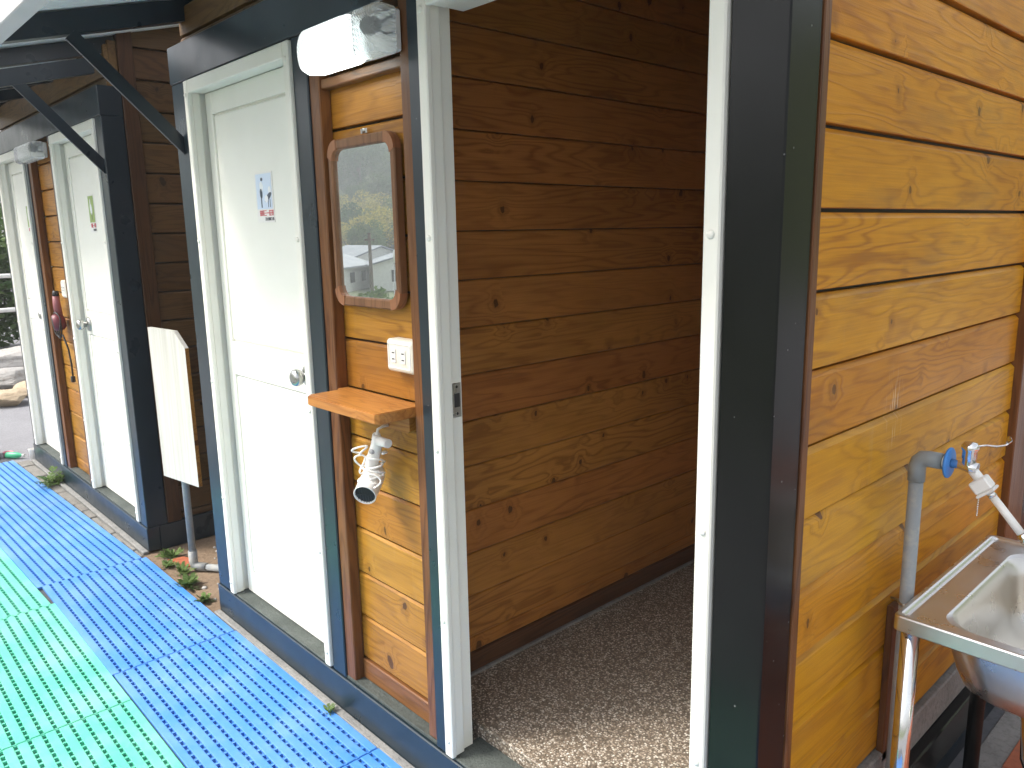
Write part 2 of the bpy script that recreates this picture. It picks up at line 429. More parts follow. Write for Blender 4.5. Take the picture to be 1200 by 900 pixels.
def door_frame_mb(x0, x1, z0, z1, open_=False):
    """pvc frame: front band, stop reveal and rebate, two jambs and a head"""
    mb = MB(); j = .033; y0 = -.010
    for (a, b, s) in ((x0, x0+j, 1), (x1-j, x1, -1)):
        mb.box((a, y0, z0), (b, y0+.016, z1), .003)                     # front band
        inner = b if s > 0 else a; outer = a if s > 0 else b
        mb.box((outer + s*.002, y0+.016, z0+.001), (inner - s*.0035, .036, z1-.002), .002)
        mb.box((outer + s*.002, .0365, z0+.001), (inner - s*.012, .074, z1-.002), .002)
        for zz in (z0+.05, .55, 1.02, 1.55, z1-.05):
            mb.lathe([(0,-.004),(.006,-.0035),(.008,-.001),(.008,.002)], ((a+b)/2, y0-.001, zz), (0,1,0), 10)
    mb.box((x0+j+.0005, y0+.0005, z1-.045), (x1-j-.0005, y0+.0155, z1), .003)
    mb.box((x0+j+.0005, y0+.0165, z1-.0415), (x1-j-.0005, .050, z1-.002), .002); mb.box((x0+j+.0005, .0505, z1-.040), (x1-j-.0005, .105, z1-.002), .002)
    return mb

def knob(parent, x, z, y, mat):
    mb = MB()
    mb.lathe([(0,.0),(.0125,.0),(.0125,-.012),(.0165,-.018),(.025,-.025),(.0290,-.036),(.0275,-.046),(.021,-.0525),(.011,-.055),(0,-.0552)], (x, y-.010, z), (0,1,0), 28)
    h = mb.build('knob', mat, parent)
    mb = MB(); mb.lathe([(.0385,.0),(.0390,-.004),(.036,-.010),(.024,-.014),(.0135,-.0155),(0,-.0156)], (x, y, z), (0,1,0), 30)
    mb.build('knob_rose', mat, parent)

def rafter_mb(x0, x1, z_at0, slope, ya, yb, h):
    mb = MB(); za, zb = z_at0+slope*ya, z_at0+slope*yb
    mb.prism([(ya, za-h), (yb, zb-h), (yb, zb), (ya, za)], 0, x0, x1); return mb

def brace_mb(x, y0, z0, y1, z1):
    """flat steel knee brace from the post up to the rafter"""
    mb = MB(); d = Vector((0, y1-y0, z1-z0)); L = d.length; d.normalize(); n = Vector((0, d.z, -d.y))
    vs = [Vector((xx, y0, z0)) + d*t + n*q for xx in (x, x+.013) for t in (0, L) for q in (0, .046)]
    mb.add(vs, [(0,1,3,2),(4,6,7,5),(0,4,5,1),(2,3,7,6),(0,2,6,4),(1,5,7,3)])
    return mb

SL = .262
def roof_mb(x0, x1, z_at0, ya, yb):
    """trapezoid-ribbed sheet, ribs running down the slope"""
    mb = MB(); pts = []; x = x0; per = .19
    while x < x1:
        for dx, h in ((0,0),(.030,0),(.045,.022),(.075,.022),(.090,0)):
            if x+dx <= x1: pts.append((x+dx, h))
        for k in (.125, .155):
            if x+k+.008 <= x1: pts += [(x+k-.006,0),(x+k,.004),(x+k+.006,0)]
        x += per
    pts.append((x1, 0)); n = len(pts); vs = []; fs = []
    for t in (0, .0015):
        for y in (ya, yb):
            for (px, h) in pts: vs.append((px, y, z_at0+SL*y+h+t))
    for i in range(n-1):
        fs.append((i, i+1, n+i+1, n+i)); fs.append((2*n+i, 3*n+i, 3*n+i+1, 2*n+i+1))
        fs.append((i, 2*n+i, 2*n+i+1, i+1)); fs.append((n+i, n+i+1, 3*n+i+1, 3*n+i))
    mb.add(vs, fs); return mb

# ------------------------------------------------------------------ the two cabins
DB = 1.78                              # depth of a cabin
def cabin(name, label, xl, xr, posts, frames, panel, side_dark, roof0, side='right'):
    """posts: (x0,x1) of the facade posts; frames: (x0,x1) of the two door frames; panel: (x0,x1) of the recess"""
    t = thing(name, label, 'cabin', ((xl+xr)/2, DB/2, 0), 'wooden toilet cabins in a row')
    zt = 2.115                         # head of the door frames
    pm = M['blue_reflect'] if side == 'left' else M['black']
    for (a, b) in posts:
        deep = .10 if b-a > .09 else .05
        mb = MB(); mb.box((a, 0, .1355), (b, deep, zt+.004), .003); mb.build('post', M['blue_reflect'] if b < -.2 else M['black'], t)
    mb = MB(); mb.box((xl-.002, -.004, zt+.0045), (xr+.002, .10, 2.25), .003); mb.build('header_beam', M['blue_reflect'], t)
    # base frame: steel channel with a bottom flange
    mb = MB(); mb.box((xl-.004, -.006, .012), (xr+.004, .055, .134), .003); mb.build('base_beam', M['blue_reflect'], t)
    mb = MB(); mb.box((xl-.004, -.0345, -.002), (xr+.004, -.0064, .017), .003); mb.build('lit_flange', M['lit_flange'], t)
    for xx, nm in ((xl, -1), (xr, 1)):
        mb = MB(); mb.box((xx-.05 if nm > 0 else xx, .056, .004), (xx if nm > 0 else xx+.05, DB, .134), .003); mb.build('base_beam', M['blue_reflect'], t)
    mb = MB(); mb.box((xl+.05, .0555, .06), (xr-.05, DB, .128)); mb.box((xl+.06, .112, .1285), (xr-.06, DB-.06, .178), .003); mb.build('floor', M['pebble'], t)
    mb = MB()
    for (a, b) in frames: mb.box((a+.006, .0, .1345), (b-.006, .110, .142), .002)
    mb.box((panel[0]+.002, .003, .1345), (panel[1]-.002, .048, .146), .002)
    mb.build('sill', M['sill'], t)
    return t

# ---- near cabin
XL, XR = -2.472, 0.0
B1 = cabin('toilet_cabin', 'nearer wooden toilet cabin with one door standing open and a mirror between its doors', XL, XR,
           [(XL, -2.3395), (-1.5445, -1.464), (-.979, -.9285), (-.1035, XR)], [(-2.337, -1.547), (-.926, -.106)], (-1.464, -.979), False, 2.395)
ZT = 2.115
# corner post continues deeper on the side
# side wall
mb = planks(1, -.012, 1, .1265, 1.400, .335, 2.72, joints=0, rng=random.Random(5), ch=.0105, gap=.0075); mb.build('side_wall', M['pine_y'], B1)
mb = MB(); mb.box((-.045, .1265, .20), (-.0335, 1.40, 2.72)); mb.build('backing_board', M['dgrey'], B1)
mb = MB(); mb.box((-.045, .1022, .135), (.003, .1255, 2.70), .002); mb.build('corner_trim', M['batten_z'], B1)
mb = MB(); mb.box((-.045, 1.4015, .20), (.010, 1.56, 2.72), .003); mb.build('corner_trim', M['batten_z'], B1)
mb = MB(); mb.box((-.10, 1.5615, .1355), (.004, DB, 2.74), .003); mb.build('post', M['black'], B1)
mb = MB(); mb.box((-.012, .585, .30), (.004, .64, .70), .002); ob = mb.build('wall_batten', M['batten_z'], B1)
# concrete upstand under the side wall
mb = MB(); mb.box((-.05, .104, .235), (.004, 1.399, .328), .004); mb.build('plinth', M['concrete'], B1)
mb = MB(); mb.box((-.05, .1045, .1345), (.030, 1.56, .2345), .004); mb.build('base_beam', M['black'], B1)
mb = MB(); mb.box((-.05, 1.4, .235), (-.02, 1.56, .3)); mb.build('plinth', M['concrete'], B1)
# inner partition and linings
mb = planks(1, -1.147, 1, .10, 1.70, .246, 2.6, joints=.0, rng=random.Random(11), gap=.003, ch=.004, seam=1.284); mb.build('partition_wall', M['pine_in'], B1)
mb = MB(); mb.box((-1.189, .10, .1285), (-1.168, DB-.03, 2.7)); mb.build('backing_board', M['dgrey'], B1)
mb = MB(); mb.box((-1.1675, .10, .129), (-1.138, 1.70, .2455), .003); mb.build('skirting_board', wood('brown_skirting', 1, (.13,.055,.02), (.06,.025,.01), .4, False, .1), B1)
mb = MB(); mb.box((-1.1375, .12, .1285), (-1.124, 1.70, .186), .002); mb.build('mortar_line', M['concrete'], B1)
mb = planks(1, -1.191, -1, .10, 1.70, .20, 2.6, rng=random.Random(12), gap=.003, ch=.004); mb.build('partition_wall', M['pine_in'], B1)
mb = planks(0, 1.702, -1, XL+.05, -.05, .13, 2.7, rng=random.Random(13), gap=.003, ch=.004); mb.build('back_wall', M['pine_in'], B1)
mb = MB(); mb.box((XL, 1.724, .1355), (-.101, DB, 2.74)); mb.build('back_wall', M['pine_shade'], B1)
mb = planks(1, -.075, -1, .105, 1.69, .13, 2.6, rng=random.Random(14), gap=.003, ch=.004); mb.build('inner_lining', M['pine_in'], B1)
mb = planks(1, XL+.012, -1, .1265, DB-.02, .14, 2.72, rng=random.Random(15)); mb.build('side_wall', M['pine_shade'], B1)
mb = MB(); mb.box((XL+.033, .1265, .14), (XL+.046, DB-.06, 2.72)); mb.build('backing_board', M['dgrey'], B1)
mb = MB(); mb.box((XL+.05, .105, 2.46), (-.10, 1.70, 2.475)); mb.build('ceiling', M['pine_in'], B1)
# recess with the mirror
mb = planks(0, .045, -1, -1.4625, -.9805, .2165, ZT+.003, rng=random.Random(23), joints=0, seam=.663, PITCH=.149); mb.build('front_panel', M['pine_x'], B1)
mb = MB(); mb.box((-1.462, .066, .147), (-.981, .08, ZT)); mb.build('backing_board', M['dgrey'], B1)
mb = MB(); mb.box((-1.4635, .006, .143), (-1.412, .0435, ZT+.003), .003); mb.build('batten', M['batten_z'], B1)
mb = MB(); mb.box((-1.021, .006, .147), (-.9795, .0435, ZT+.003), .003); mb.build('batten', M['batten_z'], B1)
mb = MB(); mb.box((-1.411, .036, .147), (-1.022, .060, .2145), .003); mb.build('skirting_board', M['batten_x'], B1)
mb = MB(); mb.box((-1.4115, .012, 1.962), (-1.0215, .043, 1.988), .003); mb.build('batten', M['batten_x'], B1)
# upper wall over the header, rafters, roof
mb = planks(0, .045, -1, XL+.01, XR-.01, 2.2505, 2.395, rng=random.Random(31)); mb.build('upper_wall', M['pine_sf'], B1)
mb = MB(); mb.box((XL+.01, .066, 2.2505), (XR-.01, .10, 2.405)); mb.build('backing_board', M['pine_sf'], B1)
Z0 = 2.405
for i, x in enumerate((XL+.02, -1.53, -.96, -.06, .19)):
    rafter_mb(x, x+.05, Z0-.002, SL, -.545, DB+.25, .075).build('rafter', M['blue_reflect'], B1)
roof_mb(XL+.0, .27, Z0, -.60, DB+.35).build('roof', M['sheet'], B1)
mb = MB(); z_ = Z0+SL*-.545; mb.box((XL-.0, -.60, z_-.085), (.27, -.5465, z_-.004), .003); mb.build('eave_board', plastic('pale_eave_board', (.55,.55,.56), .45, .2), B1)
brace_mb(XL+.06, -.003, 1.868, -.36, 2.222).build('knee_brace', M['blue_reflect'], B1)
# doors
fr = door_frame_mb(-2.337, -1.547, .1425, ZT).build('door_frame', M['pvc'], B1)
LEAF = [(.146, .235), (1.048, 1.174), (1.998, ZT-.0425)]
d1 = door_leaf_mb(-2.301, -1.583, .0515, .146, ZT-.0425, LEAF).build('door', M['leaf'], B1)
knob(d1, -1.662, 1.112, .0515, M['satin'])
fr2 = door_frame_mb(-.926, -.106, .1425, ZT).build('door_frame', M['pvc'], B1)
mb = MB(); mb.box((-.9062, .042, 1.095), (-.9032, .069, 1.185), .001); mb.box((-.9036, .047, 1.122), (-.9025, .064, 1.158), 0, 1)
for zz in (1.105, 1.175): mb.lathe([(0,.0012),(.003,.0012),(.004,0)], (-.9032, .0555, zz), (1,0,0), 8, 1)
mb.build('strike_plate', [M['satin'], M['dgrey']], fr2)
# the open leaf swings inward and lies against the right-hand lining
mb = MB(); lf = door_leaf_mb(0, .728, 0, .146, ZT-.0425, LEAF)
lf.v = [(-.128 - y, .115 + x, z) for (x, y, z) in lf.v]
d2 = lf.build('door', M['leaf'], B1)

# ---- far cabin
XL2, XR2 = -5.72, -3.352
B2 = cabin('toilet_cabin', 'farther wooden toilet cabin with two closed white doors, beyond the gap with the white board', XL2, XR2,
           [(XL2, -5.6375), (-4.9025, -4.842), (-4.303, -4.2525), (-3.4475, XR2)], [(-5.635, -4.905), (-4.250, -3.450)], (-4.842, -4.303), True, 2.443)
mb = planks(1, XR2-.012, 1, .172, 1.60, .14, 2.72, rng=random.Random(41)); mb.build('side_wall', M['pine_shade'], B2)
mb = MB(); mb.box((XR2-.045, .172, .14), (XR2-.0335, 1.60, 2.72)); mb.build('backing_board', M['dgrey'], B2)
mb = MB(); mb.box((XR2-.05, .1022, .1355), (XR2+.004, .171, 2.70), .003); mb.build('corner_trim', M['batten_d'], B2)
mb = MB(); mb.box((XR2-.10, 1.6015, .1355), (XR2, DB, 2.74), .003); mb.build('post', M['blue_reflect'], B2)
mb = planks(1, XL2+.012, -1, .1265, DB-.02, .14, 2.72, rng=random.Random(42)); mb.build('side_wall', M['pine_shade'], B2)
mb = MB(); mb.box((XL2, 1.724, .1355), (XR2-.101, DB, 2.74)); mb.build('back_wall', M['pine_shade'], B2)
mb = planks(0, .045, -1, -4.8405, -4.3045, .147, ZT+.003, rng=random.Random(43), seam=.663, PITCH=.149); mb.build('front_panel', M['pine_x'], B2)
mb = MB(); mb.box((-4.84, .066, .147), (-4.305, .08, ZT)); mb.build('backing_board', M['dgrey'], B2)
mb = MB(); mb.box((-4.8415, .006, .143), (-4.78, .0435, ZT+.003), .003); mb.build('batten', M['batten_z'], B2)
mb = MB(); mb.box((-4.345, .006, .147), (-4.3035, .0435, ZT+.003), .003); mb.build('batten', M['batten_z'], B2)
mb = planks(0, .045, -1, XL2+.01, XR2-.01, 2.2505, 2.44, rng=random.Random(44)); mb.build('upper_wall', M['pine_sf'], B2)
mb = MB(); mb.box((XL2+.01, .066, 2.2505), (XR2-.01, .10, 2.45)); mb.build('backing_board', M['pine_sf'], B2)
Z2 = 2.452
for x in (XR2-.08, -4.28, -4.87, XL2+.02):
    rafter_mb(x, x+.05, Z2-.002, SL, -.50, DB+.25, .068).build('rafter', M['blue_reflect'], B2)
rafter_mb(XR2-.05, XR2-.012, Z2-.082, SL, -.46, .0, .070).build('rafter', M['blue_reflect'], B2)
roof_mb(XL2-.10, XR2+.10, Z2, -.56, DB+.35).build('roof', M['sheet'], B2)
mb = MB(); z_ = Z2+SL*-.50; mb.box((XL2-.10, -.55, z_-.080), (XR2+.10, -.5015, z_-.004), .003); mb.build('eave_board', M['blue_reflect'], B2)
brace_mb(XR2-.03, -.003, 1.862, -.35, 2.235).build('knee_brace', M['blue_reflect'], B2)
door_frame_mb(-4.250, -3.450, .1425, ZT).build('door_frame', M['pvc'], B2)
d = door_leaf_mb(-4.214, -3.486, .0515, .146, ZT-.0425, LEAF).build('door', M['leaf'], B2); knob(d, -4.135, 1.105, .0515, M['satin'])
door_frame_mb(-5.635, -4.905, .1425, ZT).build('door_frame', M['pvc'], B2)
d = door_leaf_mb(-5.599, -4.941, .0515, .146, ZT-.0425, LEAF).build('door', M['leaf'], B2); knob(d, -4.992, 1.105, .0515, M['satin'])

# ------------------------------------------------------------------ mirror
def rrect(x0, x1, z0, z1, r, n=6):
    pts = []
    for (cx, cz, a0) in ((x1-r, z1-r, 0), (x0+r, z1-r, 90), (x0+r, z0+r, 180), (x1-r, z0+r, 270)):
        for k in range(n+1):
            a = math.radians(a0 + 90*k/n); pts.append((cx+r*math.cos(a), cz+r*math.sin(a)))
    return pts
def ring_mb(outer, inner, y0, y1, bev=.004):
    """flat ring in the XZ plane with chamfered front edges; y0 is the front"""
    mb = MB(); n = len(outer); cx = sum(p[0] for p in outer)/n; cz = sum(p[1] for p in outer)/n
    def toward(p, q, d):
        v = Vector((q[0]-p[0], q[1]-p[1])); v = v.normalized()*d if v.length > 0 else v; return (p[0]+v.x, p[1]+v.y)
    loops = [(outer, y1), (outer, y0+bev), ([toward(o, i, bev) for o, i in zip(outer, inner)], y0), ([toward(i, o, bev) for o, i in zip(outer, inner)], y0), (inner, y0+bev), (inner, y1)]
    vs = []; fs = []
    for (lp, y) in loops: vs += [(p[0], y, p[1]) for p in lp]
    for L in range(len(loops)-1):
        for i in range(n):
            j = (i+1) % n; fs.append((L*n+i, L*n+j, (L+1)*n+j, (L+1)*n+i))
    mb.add(vs, fs); return mb
mx0, mx1, mz0, mz1 = -1.398, -1.072, 1.362, 1.822
mt = thing('mirror', 'tall mirror in a rounded brown wooden frame hanging below the lit lamp', 'mirror', ((mx0+mx1)/2, .04, mz0))
o_ = rrect(mx0, mx1, mz0, mz1, .045, 10); i_ = rrect(mx0+.020, mx1-.020, mz0+.027, mz1-.027, .028, 10)
ring_mb(o_, i_, .012, .036).build('frame', M['frame_w'], mt)
mb = MB(); ys = .0135; gl = rrect(mx0+.018, mx1-.018, mz0+.025, mz1-.025, .03, 10)
mb.add([(p[0], .0225, p[1]) for p in gl], [tuple(range(len(gl)))]); mb.add([(p[0], .0265, p[1]) for p in gl], [tuple(range(len(gl)))[::-1]])
mb.build('glass', M['mirror'], mt, flip=False)
n = 11
for q in range(4):                                    # lighter corner blocks of the frame
    oo = o_[q*n:(q+1)*n]; ii = i_[q*n:(q+1)*n]
    mb = MB(); vs = []; fs = []
    ext = []
    for lst, y in ((oo, .0108), (ii, .0108), (oo, .0345), (ii, .0345)): vs += [(p[0], y, p[1]) for p in lst]
    for k in range(n-1):
        fs += [(k, k+1, n+k+1, n+k), (k, 2*n+k, 2*n+k+1, k+1), (n+k, n+k+1, 3*n+k+1, 3*n+k)]
    fs += [(0, n, 3*n, 2*n), (n-1, 3*n-1, 4*n-1, 2*n-1)]
    cx = sum(p[0] for p in oo)/n; cz = sum(p[1] for p in oo)/n
    vs = [(cx+(v[0]-cx)*1.012, v[1], cz+(v[2]-cz)*1.012) for v in vs]
    mb.add(vs, fs); mb.build('frame_corner', M['frame_c'], mt)
mb = MB(); mb.lathe([(0,-.004),(.006,-.003),(.007,0)], (-1.24, .034, 1.836), (0,1,0), 10); mb.box((-1.255, .034, 1.829), (-1.225, .0365, 1.842), .001); mb.build('hanger', M['satin'], mt)

# ------------------------------------------------------------------ wall lamps
def rbox_loops(x0, x1, z0, z1, r, ylist):
    """loops (y, inset) of a rounded rectangle, closed at the front"""
    mb = MB(); vs = []; fs = []; n = None
    for (y, ins) in ylist:
        lp = rrect(x0+ins, x1-ins, z0+ins, z1-ins, max(.002, r-ins*.6), 6); n = len(lp)
        vs += [(p[0], y, p[1]) for p in lp]
    for L in range(len(ylist)-1):
        for i in range(n):
            j = (i+1) % n; fs.append((L*n+i, L*n+j, (L+1)*n+j, (L+1)*n+i))
    fs.append(tuple(range((len(ylist)-1)*n, len(ylist)*n)))
    mb.add(vs, fs, True); return mb
def lamp(x0, x1, z0, z1, lit, label):
    t = thing('wall_lamp', label, 'lamp', ((x0+x1)/2, .0, z0), 'wall lamps over the wash recesses')
    mb = MB(); mb.box((x0+.02, -.018, z0+.012), (x1-.012, .004, z1-.008), .004); mb.build('back_plate', M['wplastic'], t)
    xm = x1-.115 if lit else x0+.03
    if lit:
        rbox_loops(x0, xm, z0, z1, .045, [(-.0185, .004), (-.055, 0), (-.074, .007), (-.083, .022)]).build('diffuser', M['lamp_on'], t)
    rbox_loops(xm+.001, x1, z0+.002, z1-.002, .014, [(-.0185, .002), (-.055, 0), (-.074, .006), (-.081, .02)]).build('clear_cover', M['clear'], t)
    mb = MB(); zc = (z0+z1)/2
    mb.lathe([(0,0),(.02,0),(.022,.012),(.018,.03),(0,.03)], (x1-.075, -.05, zc+.012), (1,0,0), 14); mb.tube([(x1-.04, -.045, zc+.01), (x1-.025, -.03, zc+.025), (x1-.012, -.022, zc+.03)], .0035, 8)
    mb.tube([(x1-.04, -.05, zc), (x1-.022, -.035, zc-.01), (x1-.012, -.022, zc-.006)], .003, 8)
    mb.build('lamp_holder', M['rubber'], t)
    return t
lamp(-1.380, -.992, 1.980, 2.096, True, 'lit rounded wall lamp with prismatic cover above the mirror')
lamp(-4.79, -4.34, 2.0, 2.10, False, 'unlit wall lamp with clear cover over the hair dryer of the far cabin')

# ------------------------------------------------------------------ outlets
def outlet(x0, x1, z0, z1, label):
    t = thing('wall_outlet', label, 'outlet', ((x0+x1)/2, .045, z0), 'wall outlets in the wash recesses')
    rbox_loops(x0, x1, z0, z1, .010, [(.0445, 0), (.016, 0), (.011, .003), (.0085, .0075)]).build('box', M['cream'], t)
    mb = MB(); w_ = x1-x0
    ring_mb(rrect(x0+.010, x1-.010, z0+.010, z1-.010, .006, 4), rrect(x0+.014, x1-.014, z0+.014, z1-.014, .005, 4), .0068, .009, .0008).build('cover_plate', M['wplastic'], t)
    for cx in (x0+w_*.30, x0+w_*.66):
        s = MB(); zc = (z0+z1)/2
        s.box((cx-.010, .0058, zc-.019), (cx+.010, .0084, zc+.019), .0015)
        for dz in (-.0085, .0085): s.box((cx-.0055, .0052, zc+dz-.0016), (cx+.0055, .0062, zc+dz+.0016), 0, 1)
        s.build('socket', [M['wplastic'], M['dgrey']], t)
outlet(-1.146, -1.023, 1.196, 1.285, 'cream double wall outlet on planks between the mirror and the wooden shelf')
outlet(-4.46, -4.36, 1.24, 1.34, 'pale wall outlet above the red hair dryer of the far cabin')
# small printed label below the mirror
st = thing('label_sticker', 'tiny dark printed label on the planks below the right corner of the mirror', 'sticker', (-1.05, .04, 1.31))
mb = MB(); mb.box((-1.064, .0425, 1.303), (-1.030, .0442, 1.352)); mb.build('backing', M['cream'], st)
mb = MB(); rr = random.Random(3)
for k in range(5):
    x = -1.0625
    while x < -1.034:
        w_ = rr.uniform(.003, .006); mb.box((x, .0415, 1.306+k*.009), (min(x+w_, -1.031), .0424, 1.306+k*.009+.006)); x += w_+.0015
mb.build('print', M['dgrey'], st)

# ------------------------------------------------------------------ shelf
sh = thing('shelf', 'small pine board shelf below the wall outlet with the white dryer under it', 'shelf', (-1.2, 0, 1.0))
mb = MB()
mb.add(*[[(-1.386,-.112,z) for z in (1.085,)]+[],[]]) if False else None
poly = [(-1.388, .004), (-1.388, -.100), (-1.374, -.114), (-1.030, -.114), (-1.0225, -.104), (-1.0225, .040), (-1.4095, .040), (-1.4095, .004)]
mb.prism(poly, 2, 1.084, 1.112); ob = mb.build('board', M['shelf_w'], sh)
bm = bmesh.new(); bm.from_mesh(ob.data); bmesh.ops.bevel(bm, geom=[e for e in bm.edges if abs(e.verts[0].co.z-e.verts[1].co.z) < 1e-5], offset=.0025, segments=2, affect='EDGES'); bm.to_mesh(ob.data); bm.free()
mb = MB(); mb.prism([(-1.395, 1.0835), (-1.36, 1.035), (-1.335, 1.028), (-1.075, 1.028), (-1.066, 1.036), (-1.066, 1.0835)], 1, .018, .0435); mb.build('cleat', M['shelf_w'], sh)

# ------------------------------------------------------------------ hair dryers
hd = thing('hair_dryer', 'white hair dryer with coiled white cord hanging nose down under the shelf', 'hair dryer', (-1.19, -.03, .86))
ax = Vector((.56,-.74,-.38)).normalized(); nz = Vector((-1.166, -.072, .853)); bx = nz-ax*.078
L = (nz-bx).length
mb = MB(); mb.lathe([(0,-.042),(.016,-.040),(.026,-.030),(.031,-.012),(.0325,.01),(.0325,L*.6),(.0315,L-.003),(.0325,L),(.0300,L+.001),(.0290,L-.006)], bx, ax, 32); bd = mb.build('barrel', M['wplastic'], hd)
mb = MB(); mb.lathe([(.0292,0),(0,.002)], bx+ax*(L-.0055), ax, 24)
gd = mb.build('grille', M['dgrey'], bd)
mb = MB(); a_ = ax.cross(Vector((0,0,1))).normalized(); b_ = ax.cross(a_)
for k in range(-3, 4):
    h_ = math.sqrt(max(0, .0285**2-(k*.0075)**2)); p = bx+ax*(L-.002)
    mb.tube([p+a_*k*.0075-b_*h_, p+a_*k*.0075+b_*h_], .0009, 6); 
mb.tube([p-a_*.028, p+a_*.028], .0011, 6); mb.build('grille_bar', M['rubber'], bd)
hp = [bx+Vector((0,.0,.012)), bx+Vector((.006,-.006,.045)), Vector((-1.176,-.018,.985)), Vector((-1.166,-.024,1.018))]
mb = MB(); mb.tube(hp, [.021, .019, .0165, .011], 16); hn = mb.build('handle', M['wplastic'], hd)
mb = MB(); mb.lathe([(0,-.003),(.007,-.002),(.008,.002)], Vector((-1.176,-.036,.968)), (-.4,1,.2), 14); mb.build('switch', plastic('grey_switch', (.35,.35,.36), .4), hn)
mb = MB(); rr = random.Random(9)
pts = []
for k in range(0, 110):                                 # cord wound round the handle and the barrel
    t_ = k/109; th = t_*2*PI*5.2; c_ = Vector((-1.182,-.012,.955)).lerp(bx+ax*.030, t_*1.0)
    rad = .023+.014*t_+.005*math.sin(th*1.7)
    pts.append(c_+Vector((math.cos(th)*rad, math.sin(th)*rad*.95-.002, math.sin(th*.5)*.010+math.cos(th)*.006)))
mb.tube(pts, .0030, 8)
for (cx, cz, rx, rz, ph) in ((-1.222, .965, .030, .010, .35), (-1.165, .892, .026, .018, -.6), (-1.222, .925, .012, .026, .2)):
    lp = [Vector((cx+rx*math.cos(a)*math.cos(ph)-rz*math.sin(a)*math.sin(ph), -.045+.012*math.sin(a*2), cz+rx*math.cos(a)*math.sin(ph)+rz*math.sin(a)*math.cos(ph))) for a in [2*PI*i/28 for i in range(29)]]
    mb.tube(lp, .0028, 8)
mb.build('cord', M['wplastic'], hd)
mb = MB(); mb.tube([(-1.166,-.024,1.014), (-1.166,-.018,1.032), (-1.168,0,1.036), (-1.168,.017,1.036)], .004, 8); mb.tube([(-1.160,-.022,1.000),(-1.112,-.022,1.001)], [.0135,.0125], 16)
mb.build('hanging_clip', M['wplastic'], hd)

hd2 = thing('hair_dryer', 'dull red hair dryer with dark cord hanging on the planks of the far cabin', 'hair dryer', (-4.55, .03, 1.06))
red = plastic('dull_red_plastic', (.18,.035,.05), .35, .1)
mb = MB(); mb.lathe([(0,.03),(.03,.028),(.046,.015),(.05,-.01),(.048,-.03),(.040,-.038)], (-4.565, .005, 1.09), (.15,1,.1), 26); b2 = mb.build('barrel', red, hd2)
mb = MB(); mb.lathe([(.041,-.036),(.03,-.041),(0,-.042)], (-4.565, .005, 1.09), (.15,1,.1), 22); mb.build('grille', M['dgrey'], b2)
mb = MB(); mb.tube([(-4.563,.003,1.13),(-4.558,-.002,1.19),(-4.556,-.002,1.245)], [.022,.021,.019], 14); mb.build('handle', plastic('dull_pink_plastic', (.33,.11,.12), .4, .1), hd2)
mb = MB(); mb.tube([(-4.556,-.002,1.245),(-4.556,.0,1.275)], [.020,.015], 12)
lp = [Vector((-4.56+.062*math.cos(a), -.012+.006*math.sin(3*a), 1.075+.075*math.sin(a))) for a in [2*PI*i/40 for i in range(41)]]; mb.tube(lp, .0045, 8)
lp = [Vector((-4.57+.058*math.cos(a), -.004, 1.065+.07*math.sin(a))) for a in [2*PI*i/40 for i in range(41)]]; mb.tube(lp, .0045, 8)
mb.tube([(-4.52,0,1.02),(-4.497,.015,.93),(-4.493,.02,.84),(-4.496,.02,.77)], .005, 8)
mb.build('cord', M['rubber'], hd2)
mb = MB(); mb.box((-4.508,.008,.735),(-4.484,.03,.772),.004); mb.build('plug', M['rubber'], hd2)

